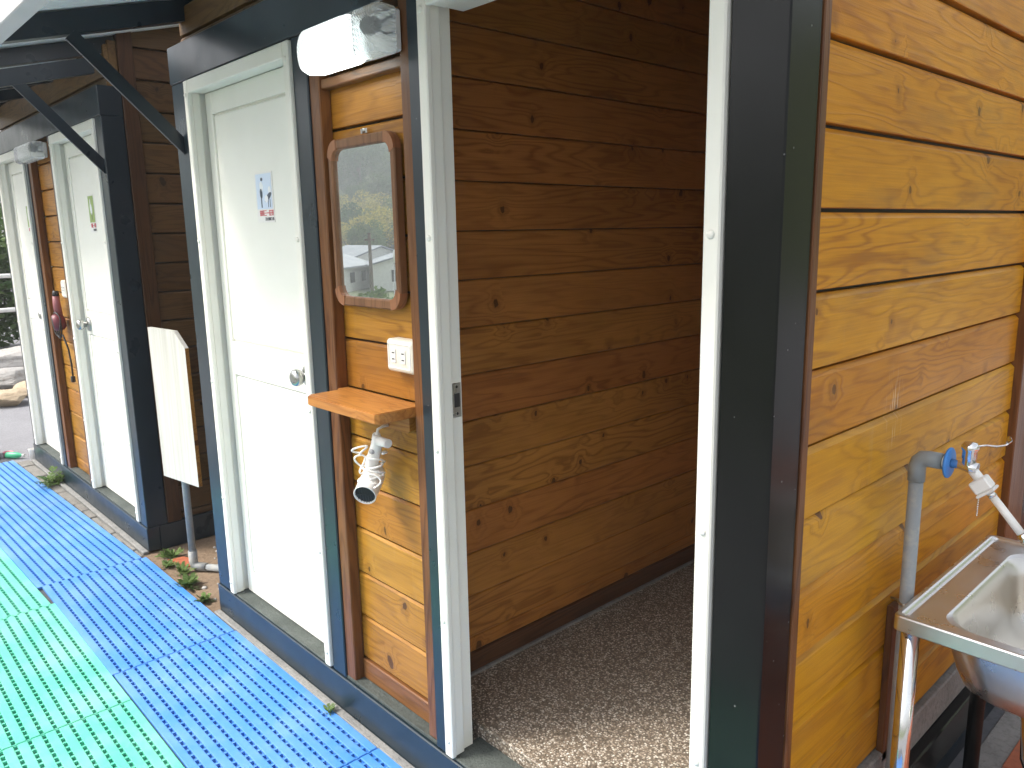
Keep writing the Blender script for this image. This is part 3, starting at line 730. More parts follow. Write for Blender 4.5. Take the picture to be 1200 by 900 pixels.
# ------------------------------------------------------------------ pictures on the doors
def pic(x0, x1, z0, z1, y, kindp, label):
    t = thing('picture_sticker', label, 'sticker', ((x0+x1)/2, y, z0), 'bird picture stickers on the doors')
    W, H = x1-x0, z1-z0
    def X(u): return x0+W*u
    def Z(v): return z0+H*v
    mb = MB(); mb.box((x0, y-.0012, z0), (x1, y-.0002, z1)); mb.build('paper', M['wplastic'], t)
    ph = mat_simple('printed_sky', (.62,.72,.86), .35) if kindp == 'stork' else N('printed_grass')
    if kindp != 'stork':
        c = ph.ramp(ph.noise(ph.vmath('MULTIPLY', ph.coord(), (160,1,12)), 1, 2), [(.3,(.16,.30,.06)),(.7,(.42,.50,.16))]); ph = ph.set(c, .4)
    mb = MB(); mb.box((X(.05), y-.0020, Z(.27)), (X(.93), y-.0014, Z(.97))); mb.build('photo_print', ph, t)
    mb = MB()
    def ell(cx, cz, rx, rz, rot, mi, lay=0):
        pts = [(cx+rx*W*math.cos(a)*math.cos(rot)-rz*H*math.sin(a)*math.sin(rot)*1.0, cz+rx*W*math.cos(a)*math.sin(rot)+rz*H*math.sin(a)*math.cos(rot)) for a in [2*PI*i/18 for i in range(18)]]
        mb.prism(pts, 1, y-.0024-lay*.0003, y-.0021-lay*.0003, mi)
    if kindp == 'stork':
        ell(X(.36), Z(.72), .10, .10, .2, 0); ell(X(.40), Z(.86), .065, .035, 0, 1, 1); ell(X(.33), Z(.58), .075, .10, .1, 1)
        mb.prism([(X(.30),Z(.30)),(X(.36),Z(.30)),(X(.35),Z(.55)),(X(.30),Z(.55))], 1, y-.0024, y-.0021, 1)
        ell(X(.72), Z(.50), .22, .055, .5, 1, 1); ell(X(.62), Z(.47), .10, .075, .2, 0, 2); ell(X(.82), Z(.64), .08, .07, .2, 0)
        for u in (.70, .80): mb.prism([(X(u),Z(.30)),(X(u+.03),Z(.30)),(X(u+.03),Z(.46)),(X(u),Z(.46))], 1, y-.0024, y-.0021, 1)
    else:
        ell(X(.45), Z(.62), .17, .15, .15, 0); ell(X(.40), Z(.80), .07, .10, -.1, 0, 1)
        for u in (.42, .52): mb.prism([(X(u),Z(.33)),(X(u+.04),Z(.33)),(X(u+.04),Z(.52)),(X(u),Z(.52))], 1, y-.0024, y-.0021, 1)
    mb.build('bird_print', [mat_simple('print_pale', (.80,.83,.85), .4), mat_simple('print_dark', (.07,.09,.13), .4)], t)
    # two lines of small characters
    def glyphs(n, u0, u1, v0, v1, mat, skip, seed):
        g = MB(); r_ = random.Random(seed); cw = (u1-u0)/n; yy0, yy1 = y-.0020, y-.0014
        for i in range(n):
            a, b = X(u0+cw*(i+.06)), X(u0+cw*(i+.92)); lo, hi = Z(v0), Z(v1); hh = hi-lo; th = hh*.13
            if i == skip: g.box((a, yy0, lo+hh*.42), (b, yy1, lo+hh*.42+th*1.3)); continue
            for f_ in (.0, .43, .86): 
                if r_.random() < .85: g.box((a, yy0, lo+hh*f_), (b, yy1, lo+hh*f_+th))
            for f_ in (.05, .45, .84):
                if r_.random() < .75: g.box((a+(b-a)*f_, yy0-.0002, lo), (a+(b-a)*(f_+.13), yy1+.0001, hi))
        g.build('lettering', mat, t)
    glyphs(6, .16, .97, .135, .245, mat_simple('print_red', (.62,.10,.12), .4), 3, 4)
    glyphs(5, .45, .97, .04, .10, mat_simple('print_black', (.04,.045,.06), .4), -1, 5)
pic(-1.953, -1.828, 1.608, 1.772, .0541, 'stork', 'small poster of two wading birds with red and black writing on the near closed door')
pic(-3.90, -3.80, 1.60, 1.79, .0541, 'egret', 'green bird picture sticker on the far cabin door beside the dark corner post')
pic(-5.27, -5.17, 1.60, 1.79, .0541, 'egret', 'green bird picture sticker on the leftmost and farthest white door')

# ------------------------------------------------------------------ blank board on a pipe in the gap
sb = thing('sign_board', 'blank white board with a clipped corner on a grey pipe between the cabins', 'board', (-2.99, .08, 0))
wood_w = N('whitewashed_ply'); c_ = wood_w.coord()
nn = wood_w.noise(wood_w.vmath('MULTIPLY', c_, (60,60,2)), 1, 3); wood_w.set(wood_w.mix(wood_w.mapr(nn, .35,.7,0,1), (.62,.61,.56), (.50,.485,.43)), .5)
mb = MB()
th = math.radians(9); mtx = Matrix.Translation((-2.99, .06, 0)) @ Matrix.Rotation(th, 4, 'Z')
mbp = MB(); mbp.prism([(-.112, .462), (.191, .462), (.189, 1.092), (.110, 1.163), (-.116, 1.167)], 1, -.018, .0)
mbp.v = [tuple(mtx @ Vector(v)) for v in mbp.v]
bo = mbp.build('board', wood_w.m, sb)
ed = MB(); 
ed.prism([(.1915, .463), (.1925, .463), (.1902, 1.0915), (.1892, 1.0915)], 1, -.0175, -.0005); ed.v = [tuple(mtx @ Vector(v)) for v in ed.v]; ed.build('board_edge', M['shelf_w'], bo)
mb = MB(); mb.tube([(-2.99,.082,.03),(-2.99,.080,1.12)], .0165, 14); mb.build('pole', M['pipe'], sb)
mb = MB(); mb.tube([(-2.99,.082,.10),(-2.99,.082,.045),(-2.985,.084,.028),(-2.972,.092,.022),(-2.93,.12,.022)], .0205, 14); mb.tube([(-2.93,.12,.022),(-2.46,.44,.022)], .0165, 12); mb.build('elbow_pipe', M['pipe'], sb)

# ------------------------------------------------------------------ mats
def slotted_mat(name, x0, x1, y0, y1, mat, label, rot=0.0, piv=None, z=.0):
    mb = MB(); t0, t1 = z+.004, z+.0165; pit = .0392; sw = .0112
    n = int(round((y1-y0-.02)/pit)); m0 = ((y1-y0)-(n-1)*pit-sw)/2
    edges = [y0]
    for i in range(n): edges += [y0+m0+i*pit, y0+m0+i*pit+sw]
    edges.append(y1)
    for i in range(0, len(edges), 2): mb.box((x0, edges[i], t0), (x1, edges[i+1], t1), .0014)
    nx = int((x1-x0)/.0305); st_ = (x1-x0)/nx
    for k in range(nx+1):
        a = max(x0, x0+k*st_-.0034); b = min(x1, x0+k*st_+.0034)
        for i in range(1, len(edges)-1, 2): mb.box((a, edges[i]-.001, t0+.001), (b, edges[i+1]+.001, t1-.0022))
    mb.box((x0+.004, y0+.004, z+.0022), (x1-.004, y1-.004, z+.0036))
    if rot:
        R_ = Matrix.Translation(piv) @ Matrix.Rotation(rot, 4, 'Z') @ Matrix.Translation(-Vector(piv)); mb.v = [tuple(R_ @ Vector(v)) for v in mb.v]
    ob = mb.build(name, mat, None, flip=False)
    bm = bmesh.new(); bm.from_mesh(ob.data); bmesh.ops.recalc_face_normals(bm, faces=bm.faces); bm.to_mesh(ob.data); bm.free()
    return tag(ob, label, 'floor mat', 'slotted plastic floor mats in front of the cabins')
G = .0025
slotted_mat('floor_mat', -2.255+G, -1.235-G, -.492, -.036, M['matblue'], 'blue slotted mat in front of the near closed door and the wash recess')
slotted_mat('floor_mat', -3.283, -2.255-G, -.498, -.041, M['matblue'], 'blue slotted mat passing the gap and the blank white board')
slotted_mat('floor_mat', -1.235+G, -.215-G, -.490, -.034, M['matblue'], 'blue slotted mat at the foot of the open doorway, nearest the camera')
slotted_mat('floor_mat', -.215+G, .80, -.488, -.032, M['matblue'], 'blue slotted mat past the open doorway below the black corner post')
pv = (-3.289, -.05, 0)
slotted_mat('floor_mat', -4.54, -3.289, -.517, -.060, M['matblue'], 'blue slotted mat in front of the far cabin, beside its grey paver strip', math.radians(1.6), pv)
slotted_mat('floor_mat', -5.80, -4.545, -.517, -.060, M['matblue'], 'farthest blue slotted mat, ending near the concrete block', math.radians(1.6), pv)
slotted_mat('floor_mat', -3.05, -2.045-G, -.955, -.4985, M['matgreen'], 'green slotted mat at the lower left beside the blue mats')
slotted_mat('floor_mat', -2.045+G, -1.03-G, -.953, -.4985, M['matgreen'], 'green slotted mat at the bottom left corner nearest the camera')
slotted_mat('floor_mat', -4.06, -3.054, -.985, -.5195, M['matgreen'], 'farthest green slotted mat at the left edge beyond a stepped seam', math.radians(1.6), pv)
slotted_mat('floor_mat', -1.03+G, -.015, -.951, -.496, M['matgreen'], 'green slotted mat beside the blue mat of the open doorway')

# ------------------------------------------------------------------ ground and other setting
def hgt(x, y):
    s = -(x*.84 + y*.54)                 # distance along the view in the mirror
    front = max(0, min(1, (-y-2.5)/9)); front = front*front*(3-2*front)
    z = -2.9*front
    if s > 82 and y < -5:
        k = min(1, (s-82)/170); z += 34*(k*k*(3-2*k))*min(1, (-y-5)/25) + 1.2*math.sin(x*.09)*min(1,(s-82)/30)
    r_ = math.hypot(x-2, y-2); k = max(0, min(1, (r_-7)/45))  # unseen rise added to block low sky light and dim the reflections
    if k > 0 and y > -1: z += 15*k*k*(3-2*k)*max(0, min(1, (math.degrees(math.atan2(y-2, x-2)) + 5)/25, (112-math.degrees(math.atan2(y-2, x-2)))/20))
    return z
gx = [-300,-265]+[-240+10*i for i in range(22)]+[-22,-16,-12,-9,-7,-5,-3,-1,0,1,3,6,9,12,15,18,22,27,33,40,50,70,120,200,290]
gy = [-290,-258]+[-230+10*i for i in range(21)]+[-22,-16,-12,-9.5,-8,-6.5,-5,-4,-3,-2,-1,0,1,3,6,9,12,15,18,22,27,33,40,50,70,120,200,290]
mb = MB(); nx, ny = len(gx), len(gy)
mb.add([(x, y, hgt(x, y)-.004) for x in gx for y in gy], [(i*ny+j, (i+1)*ny+j, (i+1)*ny+j+1, i*ny+j+1) for i in range(nx-1) for j in range(ny-1)], True)
gm = N('ground'); c_ = gm.coord(); sp = gm.n('ShaderNodeSeparateXYZ'); gm.l(c_, sp.inputs[0])
nn = gm.noise(c_, 1.3, 6, .65); mm = gm.noise(c_, 60, 4, .6)
asp = gm.mix(gm.mapr(nn,.35,.65,0,1), (.20,.20,.215), (.25,.25,.265)); asp = gm.mix(gm.mapr(mm,.5,.7,0,.5), asp, (.13,.13,.14))
grs = gm.mix(gm.noise(c_, .4, 4), (.05,.085,.03), (.13,.14,.06))
gm.set(gm.mix(gm.math('MAXIMUM', gm.mapr(gm.math('ADD', sp.outputs[1], gm.math('MULTIPLY', nn, 2)), -7.5, -6.0, 1, 0), gm.mapr(gm.math('ADD', sp.outputs[2], gm.math('MULTIPLY', nn, .4)), .4, .7, 0, 1)), asp, grs), .9); gm.bump(mm, .4, .006)
kind(mb.build('ground', gm.m), 'structure')
mb = MB(); mb.add([(-3.40,-.03,0),(-2.40,-.03,0),(-2.40,1.9,0),(-3.40,1.9,0)], [(0,1,2,3)]); mb.add([(-3.4,-.2,-.0012),(-2.2,-.2,-.0012),(-2.2,-.0305,-.0012),(-3.4,-.0305,-.0012)], [(0,1,2,3)]); kind(mb.build('gap_ground', M['soil'], None), 'structure')
# paving bricks along the far cabin, concrete strip along the near one
mb = MB(); rr = random.Random(17); x = -5.75
while x < -3.34:
    l_ = rr.uniform(.15, .175); x2 = min(x+l_, -3.33)
    ya = -.052 - .028*(-3.29-x2); a = rr.uniform(-.004, .004)
    if ya < -.046: mb.box((x+.003, ya, -.02), (x2-.003, -.038, .009+a), .004)
    x = x2
kind(mb.build('pavement', M['paver']), 'structure')
mb = MB(); mb.box((-2.40, -.075, -.02), (.9, -.0355, .0012), .0005); kind(mb.build('kerb', M['concrete']), 'structure')
# dark slab added under the mats, the slots' shade put into its colour
mb = MB(); mb.add([(-5.9,-1.05,.0012),(1.0,-1.05,.0012),(1.0,-.128,.0012),(-5.9,-.128,.0012)], [(0,1,2,3)]); kind(mb.build('slot_shade_slab', rough_ground('slot_shade_grey', (.07,.075,.08), (.10,.105,.11), (.05,.05,.055), 4, 90)), 'structure')
# tiled pad on the sink side
mb = MB(); mb.box((.056, .25, -.03), (2.6, 3.5, .075), .004)
kind(mb.build('paved_pad', M['concrete']), 'structure')
mb = MB(); rr = random.Random(2)
for i in range(12):
    for j in range(15):
        x0_ = .13+i*.205; y0_ = .30+j*.205; mb.box((x0_, y0_, .060), (x0_+.2, y0_+.2, .0795+rr.uniform(-.0008,.0008)), .002)
kind(mb.build('floor_tiles', M['tile']), 'structure')

# ------------------------------------------------------------------ sink
sk = thing('sink', 'stainless steel wash basin on chrome legs against the yellow plank side wall', 'sink', (.30, .74, .08))
sx0, sx1, sy0, sy1 = .062, .555, .420, 1.035; zt = .768
def loop(ins, z, r, n=8, e=(0,0,0,0)):
    a0, a1, b0, b1 = sx0+ins+e[0], sx1-ins-e[1], sy0+ins+e[2], sy1-ins-e[3]; out = []
    for (cx, cy, st_) in ((a1-r, b1-r, 0), (a0+r, b1-r, 90), (a0+r, b0+r, 180), (a1-r, b0+r, 270)):
        for k in range(n+1):
            a = math.radians(st_+90*k/n); out.append((cx+r*math.cos(a), cy+r*math.sin(a), z))
    return out
def skin(loops, mb, close=True, smooth=True):
    n = len(loops[0]); vs = [p for l_ in loops for p in l_]; fs = []
    for L in range(len(loops)-1):
        for i in range(n):
            j = (i+1) % n; fs.append((L*n+i, L*n+j, (L+1)*n+j, (L+1)*n+i))
    if close: fs.append(tuple(range((len(loops)-1)*n, len(loops)*n)))
    mb.add(vs, fs, smooth); return mb
E_ = (.045, .02, .012, .03)
mb = MB(); skin([loop(.001, zt-.034, .012), loop(0, zt-.032, .012), loop(0, zt-.004, .013), loop(.0015, zt-.001, .013), loop(.004, zt, .012), loop(.010, zt, .012), loop(.014, zt-.002, .012), loop(.017, zt-.006, .012), loop(.022, zt-.0075, .014), loop(.030, zt-.0075, .05, e=E_), loop(.034, zt-.010, .075, e=E_)], mb, False, False)
dk = mb.build('rim', M['steel'], sk)
mb = MB(); skin([loop(.034, zt-.010, .075, e=E_), loop(.040, zt-.018, .08, e=E_), loop(.047, zt-.05, .08, e=E_), loop(.056, zt-.12, .08, e=E_), loop(.066, zt-.150, .08, e=E_), loop(.088, zt-.168, .07, e=E_), loop(.12, zt-.174, .05, e=E_), loop(.17, zt-.178, .02, e=E_)], mb, True); mb.build('basin', M['steel2'], sk, flip=False)
mb = MB(); skin([loop(.024, zt-.034, .08, e=E_), loop(.030, zt-.07, .085, e=E_), loop(.044, zt-.125, .085, e=E_), loop(.056, zt-.155, .08, e=E_), loop(.082, zt-.176, .07, e=E_), loop(.12, zt-.184, .05, e=E_), loop(.17, zt-.188, .02, e=E_)], mb, True); mb.build('basin_underside', M['steel2'], sk)
mb = MB(); skin([loop(.003, zt-.033, .010), loop(.022, zt-.0335, .06, e=E_)], mb, False); mb.build('rim_underside', M['steel'], sk)
for (lx, ly) in ((.088, .452), (.53, .452), (.088, .985), (.53, .985)):
    mb = MB(); mb.tube([(lx, ly, .082), (lx, ly, zt-.0345)], .0185, 18); mb.tube([(lx, ly, .0795), (lx, ly, .10)], .0215, 16); mb.build('leg', M['chrome'] if ly < .6 else M['black'], sk)
cx, cy = .30, .73
mb = MB(); mb.lathe([(.045,0),(.045,-.012),(.03,-.03),(.022,-.05)], (cx, cy, zt-.187), (0,0,1), 20)
mb.tube([(cx,cy,zt-.22),(cx,cy,.36),(cx-.01,cy+.02,.315),(cx-.03,cy+.05,.30),(cx-.055,cy+.09,.315),(cx-.06,cy+.10,.36),(cx-.07,cy+.13,.395),(cx-.09,cy+.18,.40),(cx-.12,cy+.25,.38)], .0165, 14); mb.build('drain_trap', M['chrome'], sk)
mb = MB(); mb.tube([(cx-.12,cy+.25,.38),(cx-.05,cy+.30,.20),(cx+.02,cy+.36,.09)], .02, 12); mb.build('waste_pipe', M['wplastic'], sk)

# ------------------------------------------------------------------ supply pipe and tap
pp = thing('water_pipe', 'weathered grey pvc water pipe rising along the plank wall behind the sink corner', 'pipe', (.036, .558, .08))
PX, PY = .0375, .5600
mb = MB(); mb.tube([(PX, PY, .10), (PX, PY, 1.035)], .0148, 18); mb.build('pipe', M['pipe'], pp)
mb = MB(); mb.tube([(PX, PY, 1.018), (PX, PY, 1.050), (PX+.003, PY, 1.061), (PX+.011, PY, 1.069), (PX+.022, PY, 1.0705), (PX+.050, PY, 1.0705)], [.0175,.0175,.0178,.0178,.0175,.0172], 18); mb.build('elbow', M['elbow'], pp)
mb = MB(); mb.tube([(PX-.033, PY, .735), (PX+.028, PY, .735)], .003, 8); mb.tube([(PX+.0155*math.cos(a), PY+.0175*math.sin(a), .735) for a in [2*PI*i/20 for i in range(21)]], .0028, 8); mb.build('clamp', M['satin'], pp)
tp = thing('tap', 'chrome lever tap with blue disc and white spout hose over the sink', 'tap', (.16, PY, 1.05))
tz = 1.0705
mb = MB(); mb.lathe([(.012,0),(.0135,.003),(.0125,.012)], (PX+.050, PY, tz), (1,0,0), 16); mb.build('thread_tape', M['wplastic'], tp)
mb = MB(); mb.lathe([(0,0),(.030,0),(.0325,.002),(.0325,.005),(.030,.007),(0,.0075)], (PX+.058, PY, tz), (1,0,0), 32); mb.build('disc', M['bluedisc'], tp)
mb = MB(); mb.tube([(PX+.064,PY,tz),(PX+.082,PY,tz),(PX+.098,PY,tz-.001),(PX+.115,PY,tz-.003)], [.010,.0085,.012,.0125], 16)
mb.lathe([(.0105,0),(.0125,.006),(.0125,.016),(.014,.018),(.0135,.032),(.016,.036),(.0165,.043),(.012,.050),(0,.052)], (PX+.098, PY, tz), (0,0,1), 18)
mb.build('valve_body', M['chrome'], tp)
mb = MB(); V0 = Vector((PX+.098, PY, tz+.040)); lv = [V0+Vector(d) for d in ((.008,.004,.003),(.022,.020,.004),(.036,.036,.001),(.048,.048,.003),(.055,.056,.012),(.052,.054,.021))]
vs = []; fs = []
side_ = Vector((-.6, .6, .25)).normalized()
side_ = Vector((.35, -.35, .2)).normalized()
for i, p in enumerate(lv):
    w_ = (.0055,.005,.0065,.009,.009,.004)[i]; nr = Vector((0,0,.0016))
    vs += [p-side_*w_-nr, p+side_*w_-nr, p+side_*w_+nr, p-side_*w_+nr]
for i in range(len(lv)-1):
    for k in range(4): fs.append((i*4+k, i*4+(k+1)%4, (i+1)*4+(k+1)%4, (i+1)*4+k))
fs += [(0,1,2,3), tuple(range(len(vs)-4, len(vs)))]
mb.add(vs, fs, True); mb.build('lever', M['chrome'], tp)
sd = (Vector((.243, PY+.005, .946)) - Vector((.135, PY, 1.073))).normalized(); S0 = Vector((.142, PY, 1.066))
mb = MB(); mb.tube([S0, S0+sd*.030], [.0098,.0105], 14); mb.build('spout_sleeve', M['wplastic'], tp)
Q = Matrix.Translation(S0+sd*.036) @ sd.to_track_quat('Z','Y').to_matrix().to_4x4()
mb = MB(); mb.box((-.0165,-.021,-.014), (.0165,.015,.013), .003, 0, Q); mb.box((-.0185,-.023,.0133), (.0185,.017,.019), .002, 0, Q); mb.build('flow_valve', M['wplastic'], tp)
mb = MB(); mb.tube([S0+sd*.055, S0+sd*.066], [.0075,.0085], 14); mb.build('collar', M['chrome'], tp)
mb = MB(); mb.lathe([(.0085,0),(.011,.003),(.0115,.018),(.009,.022),(0,.022)], S0+sd*.150, sd, 16); mb.build('nozzle', M['chrome'], tp)
mb = MB(); mb.tube([S0+sd*.066, S0+sd*.151], [.0078,.0082], 14); mb.build('hose', M['wplastic'], tp)
mb = MB()
for k in range(11): mb.sphere((S0.x+sd.x*.036-.003, PY-.012, S0.z-.045-k*.0046), .0019, 8, 5)
mb.build('bead_chain', M['chrome'], tp)

# ------------------------------------------------------------------ weeds and bits
def weed(x, y, z, n, L, label, seed, wide=.007, fern=False):
    r_ = random.Random(seed); mb = MB()
    for i in range(n):
        a = r_.uniform(0, 2*PI); l_ = L*r_.uniform(.5, 1.1); el = r_.uniform(.35, 1.25); d = Vector((math.cos(a)*math.cos(el), math.sin(a)*math.cos(el), math.sin(el)))
        base = Vector((x+r_.uniform(-.3,.3)*L, y+r_.uniform(-.2,.2)*L, z)); pts = []
        for k in range(5):
            t_ = k/4; pts.append(base+d*l_*t_+Vector((0,0,-.35*l_*t_*t_)))
        sd_ = d.cross(Vector((0,0,1))).normalized()
        if fern or r_.random() < .5:
            for k in range(1, 5):
                for s_ in (-1, 1):
                    q = pts[k]; tip = q+(sd_*s_+d*.7)*wide*3.2+Vector((0,0,r_.uniform(-.004,.006))); m_ = (q+tip)/2
                    pr = (d-sd_*s_*.5).normalized()*wide*.9
                    mb.add([q, m_+pr, tip, m_-pr], [(0,1,2,3)])
        vs = []; 
        for k, p in enumerate(pts):
            w_ = wide*(.35, .9, 1, .7, .05)[k]*.6; vs += [p-sd_*w_, p+sd_*w_]
        mb.add(vs, [(2*k, 2*k+1, 2*k+3, 2*k+2) for k in range(4)])
    for v in range(len(mb.v)):
        if mb.v[v][2] < z: mb.v[v] = (mb.v[v][0], mb.v[v][1], z+.001)
    return tag(mb.build('weed', M['weed'], None, flip=False), label, 'weed', 'weeds growing along the cabins')
weed(-4.98, -.065, .008, 50, .14, 'tallest leafy green weed at the far end of the base beam of the far cabin', 1, .008)
weed(-3.22, .06, .002, 26, .06, 'low weed tuft at the corner of the far base beam beside the pipe', 2, .008)
weed(-2.98, .03, .002, 22, .055, 'small weed at the foot of the grey pipe of the white board', 3, .007)
weed(-2.83, -.005, .002, 40, .05, 'spreading weed patch at the mat edge below the white board', 4, .009)
weed(-2.63, -.02, .002, 20, .035, 'weed tuft at the mat edge nearest the near closed door', 5, .008)
weed(-3.12, .0, .002, 16, .05, 'small weed between the blue mat and the orange brick shard', 8, .007)
weed(-1.50, -.05, .014, 10, .030, 'tiny weed sprouting between blue mat and base beam before the wash recess', 6, .004)
mb = MB(); mb.prism([(-3.19,.03),(-3.06,.045),(-3.02,.10),(-3.10,.125),(-3.17,.10)], 2, -.01, .010); tag(mb.build('brick_shard', M['tile']), 'orange brick shard lying in the soil at the foot of the pipe', 'brick')
mb = MB(); rr = random.Random(6)
for i in range(26):
    s_ = rr.uniform(.006, .016); x_, y_ = rr.uniform(-3.2, -2.45), rr.uniform(-.04, .35)
    mb.sphere((x_, y_, .001), s_, 7, 5, 0, (1, rr.uniform(.6,1), .5))
kind(mb.build('gravel', M['stone']), 'stuff')
# far end
mb = MB(); mb.box((-6.22,-.36,-.005), (-5.98,-.175,.115), .006); mb.box((-6.15,-.31,.116), (-6.05,-.22,.118)); tag(mb.build('concrete_block', M['concrete']), 'grey concrete block standing at the far end of the mats', 'block')
bt = thing('bottle', 'green plastic bottle lying at the far end of the blue mats', 'bottle', (-5.86,-.09,0))
mb = MB(); mb.lathe([(0,0),(.020,.002),(.023,.008),(.023,.08),(.019,.10),(.009,.12),(.0085,.13)], (-5.97,-.14,.024), (.75,.66,0), 16); mb.build('body', plastic('green_bottle', (.06,.42,.22), .3, .1), bt)
mb = MB(); mb.lathe([(.010,.127),(.0105,.143),(0,.144)], (-5.97,-.14,.024), (.75,.66,0), 14); mb.build('cap', M['wplastic'], bt)
mb = MB(); mb.lathe([(0,0),(.028,0),(.036,.075),(.038,.08),(.033,.08),(.026,.006),(0,.006)], (-5.78,.0,.0), (0,.05,1), 18); tag(mb.build('cup', M['wplastic']), 'white plastic cup standing by the end of the far base beam', 'cup')
mb = MB(); mb.lathe([(0,0),(.03,0),(.034,.03),(.036,.035),(.03,.035),(.027,.005),(0,.005)], (-6.02,-.12,.0), (0,.05,1), 16); tag(mb.build('lid', plastic('pink_plastic', (.65,.22,.28), .4)), 'pink plastic lid lying beside the concrete block', 'lid')

# stones, railing and bushes beyond the far cabin
def stone(c, r, sc, seed, mat, label):
    bm = bmesh.new(); bmesh.ops.create_icosphere(bm, subdivisions=4, radius=1); r_ = random.Random(seed)
    pl = [(Vector((r_.gauss(0,1), r_.gauss(0,1), r_.gauss(0,1))).normalized(), r_.uniform(.55,.9)) for _ in range(12)]
    for v in bm.verts:
        for n_, d_ in pl:
            k = v.co.dot(n_)
            if k > d_: v.co -= n_*(k-d_)*.92
        v.co *= 1+.05*noise.noise(v.co*2.6+Vector((seed,0,0)))+.03*noise.noise(v.co*7)
        v.co = Vector((v.co.x*sc[0], v.co.y*sc[1], v.co.z*sc[2]))*r + Vector(c)
    me = bpy.data.meshes.new('stone'); bm.to_mesh(me); bm.free(); me.materials.append(mat)
    ob = bpy.data.objects.new('stone', me); COL.objects.link(ob); return tag(ob, label, 'stone', 'stones heaped beyond the far cabin')
for i, (c, r, sc, m_, lb) in enumerate([
    ((-8.25,.28,.06), .26, (1,.9,.36), 'tanstone', 'front tan stone of the heap beyond the far cabin, beside its corner'),
    ((-8.4,-.15,.06), .25, (1.1,.9,.34), 'stone', 'front grey stone of the heap at the left edge'),
    ((-9.1,.45,.12), .38, (.9,1.2,.3), 'stone', 'middle grey stone of the heap beside the cabin corner'),
    ((-9.2,-.25,.13), .42, (.9,1.1,.3), 'stone', 'middle grey stone of the heap cut by the left edge'),
    ((-9.9,.75,.22), .55, (.8,1.3,.3), 'stone', 'large flat grey stone at the back of the heap, near the cabin'),
    ((-10.1,-.1,.25), .60, (.8,1.2,.3), 'stone', 'largest grey stone at the back of the heap, by the left edge'),
    ((-8.6,.66,.07), .25, (1,1,.36), 'tanstone', 'tan stone of the heap half hidden by the far cabin')]):
    stone(c, r, sc, 50+i, M[m_], lb)
rl = thing('railing', 'white pipe railing with two rails in front of the bushes at the left edge', 'railing', (-10.8, .6, 0))
for z_ in (.72, 1.14):
    mb = MB(); mb.tube([(-10.9,-2.6,z_-.02),(-10.7,3.2,z_+.03)], .028, 10); mb.build('rail', M['wplastic'], rl)
for y_ in (-2.2, .1-1.0, 1.9, 3.1):
    mb = MB(); mb.tube([(-10.8+.034*y_*.5, y_, -.01),(-10.8+.034*y_*.5, y_, 1.2)], .03, 10); mb.build('railing_post', M['wplastic'], rl)

def crown_mb(r_, lobes, nleaf, size):
    mb = MB()
    for i in range(nleaf):
        c, rad = r_.choice(lobes)
        d = Vector((r_.gauss(0,1), r_.gauss(0,1), r_.gauss(0,1))).normalized(); q = Vector(c)+d*rad*(r_.random()**.33)*Vector((1,1,.8)).length/1.6
        s_ = size*r_.uniform(.6, 1.4); a = Vector((r_.gauss(0,1), r_.gauss(0,1), r_.gauss(0,.6))).normalized(); b = a.cross(Vector((r_.gauss(0,1), r_.gauss(0,1), r_.gauss(0,1)))).normalized()
        mb.add([q-a*s_, q+b*s_*.45, q+a*s_, q-b*s_*.45], [(0,1,2,3)])
    return mb
def plant(name, loc, h, spread, nleaf, size, mat, label, cat, group, seed, trunk=True, lob=9):
    r_ = random.Random(seed); t = thing(name, label, cat, loc, group); lx, ly, lz = loc
    lobes = []
    for i in range(lob):
        a = r_.uniform(0, 2*PI); k = r_.random()**.6*spread
        lobes.append(((lx+math.cos(a)*k, ly+math.sin(a)*k, lz+h*r_.uniform(.24 if trunk else .18, .88)), spread*r_.uniform(.32,.55)))
    crown_mb(r_, lobes, nleaf, size).build('crown', mat, t, flip=False)
    mb = MB(); tr = h*.03
    mb.tube([(lx,ly,lz-.3),(lx+.02*h,ly,lz+h*.3),(lx-.01*h,ly+.02*h,lz+h*.62)], [tr*1.3, tr, tr*.5], 9)
    for (c, _) in lobes[:5]: mb.tube([(lx,ly,lz+h*.28),Vector((lx,ly,lz+h*.28)).lerp(Vector(c),.55)+Vector((0,0,.04*h)),c], [tr*.6,tr*.4,tr*.12], 7)
    mb.build('trunk', M['bark'], t)
    return t
bl = ['dense green bush behind the white railing next to the far cabin', 'dark bush behind the railing at the left edge', 'bush beyond the railing mostly hidden by the far cabin']
for i, (x, y) in enumerate(((-13.0,.95),(-12.6,-.9),(-14.2,2.9))):
    plant('bush', (x,y,0), (2.0,1.9,2.6)[i], (1.15,1.1,1.4)[i], 9000, .06, M['leaf_mid'], bl[i], 'bush', 'bushes behind the white railing', 70+i, False, 12)

# ------------------------------------------------------------------ the valley that shows in the mirror
def mir(px_dir, dist): return (px_dir[0]*dist, px_dir[1]*dist)
E = None
